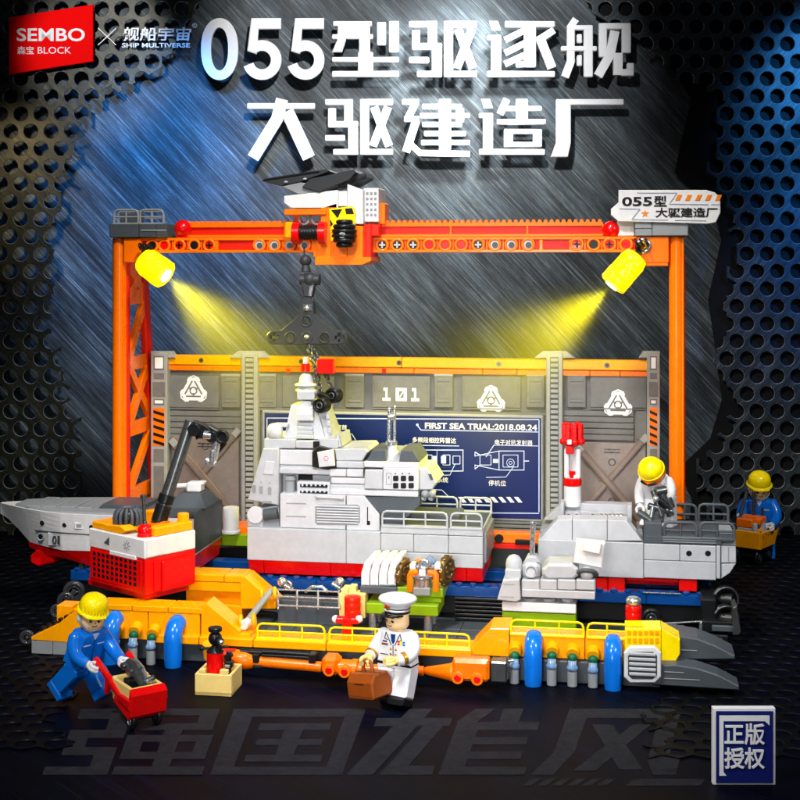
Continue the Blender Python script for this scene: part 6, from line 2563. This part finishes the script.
for q in ([(-.4, 1.55), (-.1, .95)], [(.4, 1.55), (.1, .95)], [(0, .95), (0, .1)], [(-.4, 1.55), (-.48, 1.25), (-.3, 1.18)], [(.4, 1.55), (.48, 1.25), (.3, 1.18)], [(.3, .45), (.75, .45)], [(-.75, .45), (-.3, .45)], [(-.95, .06), (.95, .06)]):
    mb.stroke(q, .035, -.502, -.47)
mb.use(M_GD)
for z in (.75, .5, .25):
    for x in (-.13, .16):
        mb.ball((x, -.49, z), .06, (1, .5, 1))
for i in range(2):
    for j, m_ in enumerate((M_RD, M_YE, M_BL)):
        mb.use(m_).box(.25 + j * .15, .38 + j * .15, -.503, -.47, 1.0 + i * .12, 1.09 + i * .12, .005)
mb.use(M_BR).box(-.65, -.3, -.503, -.47, .9, 1.0, .005)
mb.use(M_DB).box(-.6, -.35, -.503, -.47, 1.06, 1.13, .005)
mb.use(M_RD).box(1.08, 1.16, -.15, .12, .9, 1.1, .01)
mb.build('uniform_print', w2)
mb = MB(M_BINK, Matrix.Translation(locO) @ Matrix.Rotation(TH - R(30), 4, 'Z') @ Matrix.Diagonal((.96, .96, .96, 1)))
mb.box(-1.0, 1.0, -.47, .47, 1.99, 2.06, .01)
mb.build('belt_line', w2)
hand = BT2 @ Vector((-1.17, -1.1, .2))
cs = thing('tool_case', 'brown two flap tool case held in the officer figure\'s hand', 'case', hand - Vector((0, 0, 1.5)))
MT = Matrix.Translation(hand + Vector((.05, -.12, -.02))) @ Matrix.Rotation(TH - R(42), 4, 'Z') @ Matrix.Rotation(R(-9), 4, 'Y')
mb = MB(M_BR, MT)
mb.prism([(-.66, -1.6), (.66, -1.6), (.7, -1.45), (.7, -.85), (.46, -.5), (-.46, -.5), (-.7, -.85), (-.7, -1.45)], -.85, .85, 'yz', .07)
cb = mb.build('case_body', cs)
mb = MB(M_BR, MT)
mb.tube([(-.3, 0, -.52), (-.28, 0, -.12), (-.15, 0, .02), (.15, 0, .02), (.28, 0, -.12), (.3, 0, -.52)], .1, 8)
mb.build('handle', cs)
mb = MB(M_BK, MT)
mb.box(-.86, .86, -.015, .02, -.52, -.485, .005)
mb.box(-.865, -.845, -.02, .02, -1.5, -.5, .005)
mb.box(-.3, .3, -.71, -.69, -.95, -.9, .005)
mb.build('seam', cs)

# tan crate with red valve and black gun
dC = F * CH / (696 - YH)
cC = view_pt((213 - 400) / F * dC, dC, 0)
MCR = Matrix.Translation(cC) @ Matrix.Rotation(TH - R(9), 4, 'Z')
t = thing('tan_crate', 'open tan crate standing on the floor in front of the orange pipe boom', 'crate', cC)
mb = MB(M_TN, MCR)
w, dp, h = .92, 1.9, 1.05
mb.box(-w, w, 0, dp, .0, .2, .03)
mb.box(-w, w, 0, .16, .02, h, .03)
mb.box(-w, w, dp - .16, dp, .02, h, .03)
mb.box(-w, -w + .16, .16, dp - .16, .02, h, .02)
mb.box(w - .16, w, .16, dp - .16, .02, h, .02)
mb.box(-w + .2, -w + .5, .02, .3, h, h + .22, .03)
mb.box(w - .6, w - .2, .02, .3, h, h + .22, .03)
mb.build('crate_body', t)
t = thing('red_canister', 'red canister with black valve top standing in the tan crate', 'canister', MCR @ Vector((-.1, .7, .2)))
mb = MB(M_RD, MCR)
mb.cyl((-.1, .7, .2), (-.1, .7, 1.95), .42)
mb.build('can', t)
mb = MB(M_BK, MCR)
mb.cyl((-.1, .7, 1.95), (-.1, .7, 2.25), .45, .2)
mb.cyl((-.1, .7, 2.2), (-.1, .7, 3.0), .16)
mb.cyl((-.1, .7, 2.95), (-.1, .7, 3.15), .34)
mb.ball((-.1, .7, 2.6), .34)
mb.cyl((-.1, .7, 2.6), (.3, .3, 2.55), .2)
mb.cyl((-.75, .6, 2.1), (.55, .8, 2.2), .07)
mb.ball((-.75, .6, 2.1), .13)
mb.use(M_SV).ball((.32, .28, 2.55), .13)
mb.build('valve_top', t)
t = thing('black_gun', 'small black gun shaped tool upright in the tan crate beside the canister', 'tool', MCR @ Vector((.55, .8, .2)))
mb = MB(M_BK, MCR)
mb.cyl((.55, .7, .3), (.6, .7, 2.0), .14)
mb.box(.4, .8, .5, .9, 1.2, 1.55, .05)
mb.cyl((.4, .6, 1.7), (.8, .6, 1.9), .12)
mb.use(M_SV).box(.45, .7, .46, .6, 1.25, 1.4, .02)
mb.build('gun_body', t)
t = thing('yellow_knob', 'yellow round cap beside the red canister at the crate\'s left', 'cap', MCR @ Vector((-.75, 1.5, 0)))
mb = MB(M_YO, MCR)
mb.cyl((-.75, 2.2, 1.2), (-.75, 2.0, 2.0), .4)
mb.cyl((-.75, 2.2, 0), (-.75, 2.2, 1.3), .2)
mb.build('cap_body', t)

# worker with the yellow tray, far right
dR = F * CH / (556 - YH)
locR = view_pt((759 - 400) / F * dR, dR, 0)
w3, BT3, BH3 = figure('toy_figure', 'distant worker figure in blue overalls holding a yellow parts tray at far right', locR, TH - R(14), 1.14, BLUE,
                      dict(legs=(0, 4), lean=4, head=10, nod=8,
                           arms=(((-1.25, -.3, .5), (-1.0, -1.0, .3)), ((1.3, -.3, .5), (.75, -1.1, .25)))))
hard_hat(BH3, w3, M_YE, False)
chin_strap(BH3, w3)
mb = MB(M_INK, BT3)
mb.stroke([(.1, 1.0), (.6, 1.0)], .06, -.5, -.47)
mb.prism([(-.2, 1.58), (.2, 1.58), (0, 1.2)], -.505, -.47, 'xz', 0)
mb.build('overall_print', w3)
dT = dR - 2.0
cTr = view_pt((752 - 400) / F * dT, dT, 0)
MTR = Matrix.Translation((cTr.x, cTr.y, CH - (536 - YH) / F * dT)) @ Matrix.Rotation(TH - R(38), 4, 'Z') @ Matrix.Rotation(R(0), 4, 'X')
t = thing('parts_cart', 'yellow parts cart on black wheels in front of the distant blue worker', 'parts cart', (cTr.x, cTr.y, 0))
# local +x runs back to the right, near corner towards the camera
mb = MB(M_YO, MTR)
mb.box(-.95, 1.0, -1.0, -.82, -.7, .5, .04)
mb.prism([(-.82, -.7), (1.6, -.7), (2.3, .3), (2.3, .62), (1.4, .42), (-.82, .42)], .84, 1.02, 'yz', .04)
mb.prism([(-.82, -.7), (1.6, -.7), (2.3, .3), (2.3, .62), (1.4, .42), (-.82, .42)], -.95, -.78, 'yz', .04)
mb.box(-.8, .85, -.82, 1.7, -.7, -.55, .03)
mb.box(-.95, 1.0, 2.1, 2.35, .2, .7, .1)
mb.use(M_BR)
for i in range(6):
    c = Vector((1.03, -.5 + i * .42, .05 + (i % 2) * .15 + i * .03))
    mb.box(c.x - .02, c.x + .01, c.y, c.y + .16, c.z, c.z + .1, .01)
mb.build('tray', t)
mb = MB(M_BK, MTR)
hz = MTR.translation.z
for sg in (-1, 1):
    for y in (-.5, 1.2):
        mb = MB(M_BK, MTR)
        mb.ring((sg * .7, y, -hz + .55), (1, 0, 0), .42, .13, 24)
        mb.use(M_GM).cyl((sg * .7 - .1, y, -hz + .55), (sg * .7 + .1, y, -hz + .55), .25)
        mb.build('wheel', t)
mb = MB(M_BK, MTR)
mb.box(-.5, .5, -.8, 1.5, -hz + .5, -.7, .05)
mb.build('chassis', t)
t = thing('orange_part', 'orange and grey machine parts piled in the yellow cart', 'machine part', MTR @ Vector((0, 0, 0)))
mb = MB(M_OR, MTR)
mb.box(-.8, .4, -.9, -.3, .72, 1.3, .06)
mb.box(-.9, .7, .1, .9, .9, 1.35, .06)
mb.box(.3, .75, -.4, .2, .9, 1.3, .05)
mb.use(M_LG)
mb.box(-.75, .35, -.88, -.3, .4, .7, .04)
mb.cyl((.5, -.7, .3), (.5, -.7, 1.05), .2)
mb.cyl((.6, .3, .3), (.6, .3, .95), .24)
mb.use(M_YO).box(.1, .7, -.6, .4, .35, .6, .04)
mb.build('orange_block', t)
t = thing('radio_rod', 'black and grey rods sticking up between the cart and the distant worker', 'rod', MTR @ Vector((-.6, .8, .5)))
mb = MB(M_GM, MTR)
mb.cyl((-.2, .8, .4), (-.2, .8, 3.0), .13)
mb.cyl((-.7, -.5, 1.2), (-1.0, 1.5, 2.9), .12)
mb.cyl((.3, 1.0, .4), (.35, 1.0, 1.9), .1)
mb.use(M_WH).ball((-.9, -.1, 1.3), .22)
mb.build('rod', t)

# crouching welder on the stern deck
yw = 10.2
locS = Vector((X(660, yw), yw, Z(528, 660, yw)))
WHT = dict(leg=M_WH, shoe=M_WH, body=M_WH, hand=M_WH, skin=M_SK)
w4, BT4, BH4 = figure('toy_figure', 'figure in white suit and orange visor helmet leaning over a machine on the stern', locS, TH - R(32), .9, WHT,
                      dict(legs=(20, -5), lean=34, head=-4, nod=14,
                           arms=(((-1.3, -.3, .5), (-1.0, -1.0, .1)), ((1.2, -.4, .5), (.6, -1.2, .2)))))
mb = MB(M_YE, BH4 @ Matrix.Translation((0, 0, .62)))
mb.lathe([(.7, .02), (.8, .1), (.8, .3), (.74, .55), (.58, .76), (.35, .88), (.1, .92)], n=32)
mb.use(M_OR)
mb.lathe([(.66, -.45), (.76, -.4), (.82, -.1), (.84, .05), (.84, .14), (.78, .2)], n=32)
mb.prism([(-.6, -.62), (0, -.98), (.6, -.62), (.5, -.3), (-.5, -.3)], -.42, .05, 'xy', .08)
mb.use(M_YE).ring((0, 0, .16), (0, 0, 1), .81, .06, 32)
mb.use(M_BK)
mb.tube([(math.sin(R(a)) * .86, -math.cos(R(a)) * .86 - .04, -.12) for a in range(-35, 36, 10)], .1, 8)
mb.build('visor_helmet', w4)
t = thing('grey_machine', 'dark grey machine gun shaped tool under the white suited figure\'s hands', 'machine', P(660, 520, 8.2))
mb = MB(M_GM)
for a, b, rr in (((653, 490, 8.4), (662, 517, 8.2), .18), ((662, 494, 8.4), (671, 516, 8.4), .22), ((648, 506, 8.2), (672, 512, 8.4), .2), ((655, 492, 8.3), (666, 490, 8.5), .26), ((668, 498, 8.4), (672, 508, 8.4), .2), ((638, 512, 8.2), (652, 521, 8), .2)):
    mb.cyl(P(*a), P(*b), rr)
mb.box(X(650, 8.3), X(664, 8.3), 8.1, 8.7, Z(522, 657, 8.3), Z(511, 657, 8.3), .06)
mb.use(M_SV).cyl(P(650, 522, 8), P(653, 506, 8.1), .12)
mb.ball(P(656, 499, 8), .2)
mb.use(M_BK)
mb.cyl(P(660, 500, 8.1), P(668, 507, 8.1), .16)
mb.build('tool_body', t)

# ============================================================ LIGHT BEAMS of the two lit floodlights, seen in the air
def beam_air(p, dd, length):
    "dusty air that thins out away from the lamp's axis and with distance"
    m = bpy.data.materials.new('beam_haze')
    m.use_nodes = True
    nt = m.node_tree
    nt.nodes.clear()
    N, K = nt.nodes.new, nt.links.new
    ov = N('ShaderNodeOutputMaterial')
    pv = N('ShaderNodeVolumePrincipled')
    pv.inputs['Color'].default_value = (1, .95, .02, 1)  # beam's yellow put into the haze colour
    pv.inputs['Anisotropy'].default_value = 0
    K(pv.outputs[0], ov.inputs['Volume'])
    g = N('ShaderNodeTexCoord')
    v = N('ShaderNodeVectorMath')
    v.operation = 'SUBTRACT'
    v.inputs[1].default_value = p
    K(g.outputs['Object'], v.inputs[0])
    dt = N('ShaderNodeVectorMath')
    dt.operation = 'DOT_PRODUCT'
    dt.inputs[1].default_value = dd
    K(v.outputs[0], dt.inputs[0])
    ln_ = N('ShaderNodeVectorMath')
    ln_.operation = 'CROSS_PRODUCT'
    ln_.inputs[1].default_value = dd
    K(v.outputs[0], ln_.inputs[0])
    le = N('ShaderNodeVectorMath')
    le.operation = 'LENGTH'
    K(ln_.outputs[0], le.inputs[0])
    w = N('ShaderNodeMath')
    w.operation = 'MULTIPLY_ADD'
    w.inputs[1].default_value = .68
    w.inputs[2].default_value = 1.0
    K(dt.outputs['Value'], w.inputs[0])
    q = N('ShaderNodeMath')
    q.operation = 'DIVIDE'
    K(le.outputs['Value'], q.inputs[0])
    K(w.outputs[0], q.inputs[1])
    r_ = N('ShaderNodeMapRange')
    r_.interpolation_type = 'SMOOTHSTEP'
    r_.inputs[1].default_value = 0
    r_.inputs[2].default_value = .95
    r_.inputs[3].default_value = 1
    r_.inputs[4].default_value = 0
    K(q.outputs[0], r_.inputs[0])
    t_ = N('ShaderNodeMapRange')
    t_.interpolation_type = 'SMOOTHSTEP'
    t_.inputs[1].default_value = 1
    t_.inputs[2].default_value = length - .4
    t_.inputs[3].default_value = .05
    t_.inputs[4].default_value = 0
    K(dt.outputs['Value'], t_.inputs[0])
    mu = N('ShaderNodeMath')
    mu.operation = 'MULTIPLY'
    K(r_.outputs[0], mu.inputs[0])
    K(t_.outputs[0], mu.inputs[1])
    K(mu.outputs[0], pv.inputs['Density'])  # soft edge and fade of the beam put into the density
    return m


for i, (p, d_, r) in enumerate(BEAMS):
    tgt = P(236, 345, YG - .9) if i == 0 else P(535, 343, YG - .9)
    o = lamp('floodlight_lamp', 'SPOT', p, tgt, 40000, (1, .9, .015), spot_size=R(66), spot_blend=1, shadow_soft_size=.6)
    dd = (Vector(tgt) - p).normalized()
    LB = 14.0
    mb = MB(beam_air(p, dd, LB))
    mb.lathe([(.95, -.12), (1.0 + .68 * LB, LB)], p, dd, 32)
    o = mb.build('beam_haze')
    o['kind'] = 'stuff'
    o['label'] = 'yellow light beam in the air below the %s floodlight of the gantry' % ('left', 'right')[i]
